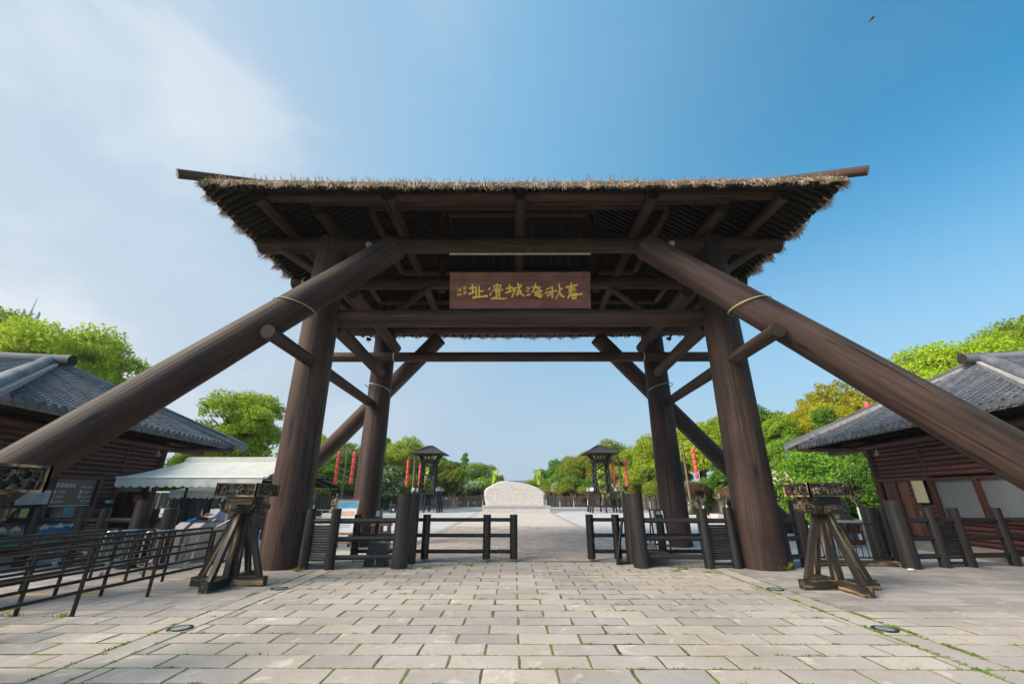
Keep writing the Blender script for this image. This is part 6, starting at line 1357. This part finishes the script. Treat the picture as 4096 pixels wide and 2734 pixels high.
tree('round2', 31.6, 28, 11.9, 7.6, 'lime green round tree behind the closed ticket house ridge', (1.25, 1.25, .75)); tree('round0', 35.4, 29, 13.6, 6.2, 'tall lime green tree behind the closed ticket house ridge', (1.2, 1.2, .8)); tree('round3', 40.4, 30, 15.2, 8.2, 'biggest green tree behind the closed ticket house', (1.0, 1.05, .8)); tree('round4', 45.5, 31, 16.0, 8.0, 'dark green tree beyond the biggest tree behind the closed ticket house', (.9, .95, .8))
tree('dark2', 20.6, 28.5, 4.7, 6.6, 'feathery green maple leaning over the seated statue', (1.25, 1.4, .8), squash=.85); tree('dark0', 22.6, 25.2, 4.3, 4.2, 'glossy green shrub tree at the end of the closed ticket house', (1.05, 1.25, 1.0)); tree('tall1', 24.5, 32, 7.6, 5.0, 'dark green tree behind the feathery maple', (1.1, 1.2, .8))
tree('round1', 22.8, 52, 10.6, 7.5, 'tall yellow-green tree filling the gap between the gate columns', (1.2, 1.1, .7)); tree('round2', 25.0, 38, 8.2, 6.0, 'glossy green tree behind the large gate column and lantern stand', (1.0, 1.1, .8)); tree('round4', 28.2, 36, 8.8, 5.5, 'yellow-orange young tree in front of the orange tinged tree', (1.5, 1.1, .6))
tree('dark1', 23.0, 34, 6.4, 6.0, 'dense mid green tree behind the white shrub and column', (1.3, 1.3, .8)); tree('round0', -19.4, 52, 8.4, 6.5, 'fresh green tree between the shelter and the rear gate column', (1.1, 1.15, .8)); tree('round2', -16.6, 68, 9.2, 6.5, 'grey-green tree behind the broad yellow-green tree', (.9, .95, .9))
tree('round3', -27.5, 40, 7.6, 7.0, 'light green tree behind the entrance awning posts', (1.0, 1.05, .8)); tree('round1', 12.6, 78, 9.4, 6.5, 'pale olive tree standing above the far watch tower', (.95, .9, .75))
G2 = 'shrubs behind the palisade fences'
ORD = ['first', 'second', 'third', 'fourth', 'fifth', 'sixth', 'seventh', 'eighth', 'ninth', 'tenth', 'eleventh', 'twelfth', 'thirteenth']
def shrub_row(pts, where):
    for k, (x, y, top, w) in enumerate(pts): tree('bush%d' % tg.randrange(3), x, y, top, w, 'rounded green shrub behind the %s' % (where % ORD[k]), (tg.uniform(.7, 1.05), tg.uniform(.75, 1.0), tg.uniform(.7, 1)), G2, 'shrub', 'shrub', squash=.75)
shrub_row([(-26, 27, 3.6, 4.5), (-24.6, 31, 3.8, 4.5), (-22.6, 35.5, 3.6, 4.6), (-20.8, 39.5, 3.4, 4.4)], 'fence at the awning, %s from the house')
shrub_row([(-19.5, 43, 3.2, 4.2), (-18.4, 48, 3.4, 4.4), (-17, 53, 3.8, 4.8), (-16, 58, 3.4, 4.4)], 'fence beyond the shelter, %s from the shelter')
shrub_row([(-13.5, 66.5, 3.8, 4.8), (-10, 67, 3.4, 4.6), (-6.8, 67.5, 3.6, 4.8), (-3.2, 68.5, 3.2, 4.6), (.6, 74, 3.0, 5), (4.2, 69, 3.2, 4.8), (7.6, 67, 3.6, 4.6), (11, 67, 3.4, 4.6), (14.2, 66.5, 3.8, 4.6)], 'far fence, %s from the picket panel end')
shrub_row([(19.6, 44.5, 3.4, 4.2), (18.8, 49, 3.6, 4.4), (17.8, 54, 3.8, 4.6), (17.2, 60, 3.6, 4.6)], 'fence beyond the bowing statue, %s from the statue')
shrub_row([(24.8, 27.5, 3.8, 4.4)], 'fence by the seated statue, %s from the ticket house')
shrub_row([(-22, 44, 5.0, 5.2), (-17.5, 62, 5.4, 5.5), (-12, 71, 5.2, 5.5), (-5, 72, 4.6, 5.5), (4.6, 76, 4.8, 5.5), (10, 73, 5.4, 5.5), (19.5, 55, 5.8, 5.5)], 'front shrub row, taller, %s going round from the shelter')
G3 = 'white flowering shrubs'
tree('bush0', -16.4, 50.5, 5.2, 5.6, 'large white blossoming shrub beside the rear gate column', (.9, .95, .8), G3, 'shrub', 'shrub', .85, 0); tree('bush1', -6.6, 65.5, 3.9, 3.0, 'small white blossoming shrub behind the picket panel', (.8, .9, .8), G3, 'shrub', 'shrub', .9, 1)
tree('bush2', 6.4, 66.5, 3.7, 2.3, 'slim white blossoming shrub beside the standing stone', (.9, .9, .7), G3, 'shrub', 'shrub', 1.2, 2); tree('bush0', 18.7, 30.0, 3.35, 2.6, 'white blossoming shrub beside the large gate column', (1, 1, .8), G3, 'shrub', 'shrub', 1.0, 0); tree('bush1', 13.6, 60, 3.3, 3.0, 'cream blossoming shrub near the lantern pole', (1.1, .95, .7), G3, 'shrub', 'shrub', .9, 1)
G4 = 'red leaved shrubs'
for (x, y, w, wh) in ((-3.4, 65.2, 2.2, 'first from the stone on the picket panel side'), (-5.6, 65.4, 2.4, 'second from the stone on the picket panel side'), (7.8, 65.4, 3.0, 'second from the stone on the statue side'), (10.2, 65.2, 3.0, 'third from the stone on the statue side'), (12.2, 65.4, 2.4, 'fourth from the stone on the statue side'), (5.4, 65.6, 2.0, 'first from the stone on the statue side')): tree('redbush', x, y, 2.35, w, 'dark red maple shrub, ' + wh, (1, 1, 1), G4, 'shrub', 'shrub', .7)
tree('brownbush', 17.0, 40.0, 3.1, 2.6, 'bronze leaved shrub beside the bowing statue', (1, 1, 1), G4, 'shrub', 'shrub', .9); tree('brownbush', 18.1, 36.5, 2.6, 2.8, 'pink bronze shrub behind the bowing statue', (1.5, 1.1, 1.1), G4, 'shrub', 'shrub', .8)
# whitewashed saplings with bare pruned crowns
SAP = []
for k in range(4):
    g = random.Random(90 + k); q = MB(); lean = g.uniform(-.06, .06); q.tube([(lean * .6, 0, .82), (lean, 0, 1.15)], [.035, .03], 8); b = MB(); b.tube([(0, 0, 0), (lean * .6, 0, .83)], [.045, .037], 8)
    for i in range(9):
        a = i * 2.399 + g.uniform(-.3, .3); r = g.uniform(.25, .55); z = g.uniform(.9, 1.15); e = Vector((lean + math.cos(a) * r, math.sin(a) * r, z + g.uniform(.4, .85))); m_ = Vector((lean + math.cos(a) * r * .5, math.sin(a) * r * .5, z + .28)); q.tube([(lean, 0, z), m_, e], [.018, .012, .005], 5)
        for s_ in (-1, 1): q.tube([m_, m_ + Vector((math.cos(a + s_ * .8) * .22, math.sin(a + s_ * .8) * .22, .3))], [.008, .003], 4)
    SAP.append((q.mesh('branches', M['trunkpale']), b.mesh('whitewashed_trunk', M['white'])))
def sapling(x, y, s_, k, where):
    t = thing('sapling', 'pruned sapling with whitewashed trunk ' + where, 'tree', (x, y, 0), 'whitewashed saplings'); k = k % 4; rz = tg.uniform(0, 6)
    inst('branches', SAP[k][0], t, (x, y, 0), (0, 0, rz), (s_, s_, s_)); inst('trunk', SAP[k][1], t, (x, y, 0), (0, 0, rz), (s_, s_, s_))
nsap = 0
for pts, where in (([(-13 + i * 2.1, 62.3) for i in range(5)], 'before the far fence, %s from the picket panel end'), ([(4.5 + i * 2.0, 62.3) for i in range(5)], 'before the far fence, %s from the standing stone'),
                   ([(18.6, 27.5), (19.3, 24.6), (20.4, 23.4)], 'by the seated statue, %s towards the ticket house'), ([(16.2, 32.2), (17.3, 33), (15.6, 36), (17.0, 35.0), (16.2, 40.5), (16.7, 46), (15.9, 51), (15.2, 57)], 'along the statue side fence, %s from the bowing statue'),
                   ([(-14.8, 31), (-16.0, 34.5), (-12.6, 36), (-15.9, 40), (-15.3, 45), (-14.6, 51), (-13.8, 57)], 'along the shelter side fence, %s from the pipe fence')):
    for i, (x, y) in enumerate(pts): sapling(x, y, 1.05 + .25 * (nsap % 3) / 2, nsap, where % ORD[i]); nsap += 1

# ================================================================== AIR
hm = bpy.data.materials.new('thin_haze'); hm.use_nodes = True; ht = hm.node_tree; ht.nodes.clear()
pv = ht.nodes.new('ShaderNodeVolumePrincipled'); pv.inputs['Color'].default_value = (.86, .92, 1.0, 1); pv.inputs['Density'].default_value = .00035; pv.inputs['Anisotropy'].default_value = .2
ho = ht.nodes.new('ShaderNodeOutputMaterial'); ht.links.new(pv.outputs[0], ho.inputs['Volume'])
m = MB(); m.box((-950, -350, -1.05), (950, 1550, 36)); o = m.build('haze', hm, None); tag(o, 'thin pale haze in the air over the court', None, None, 'stuff')
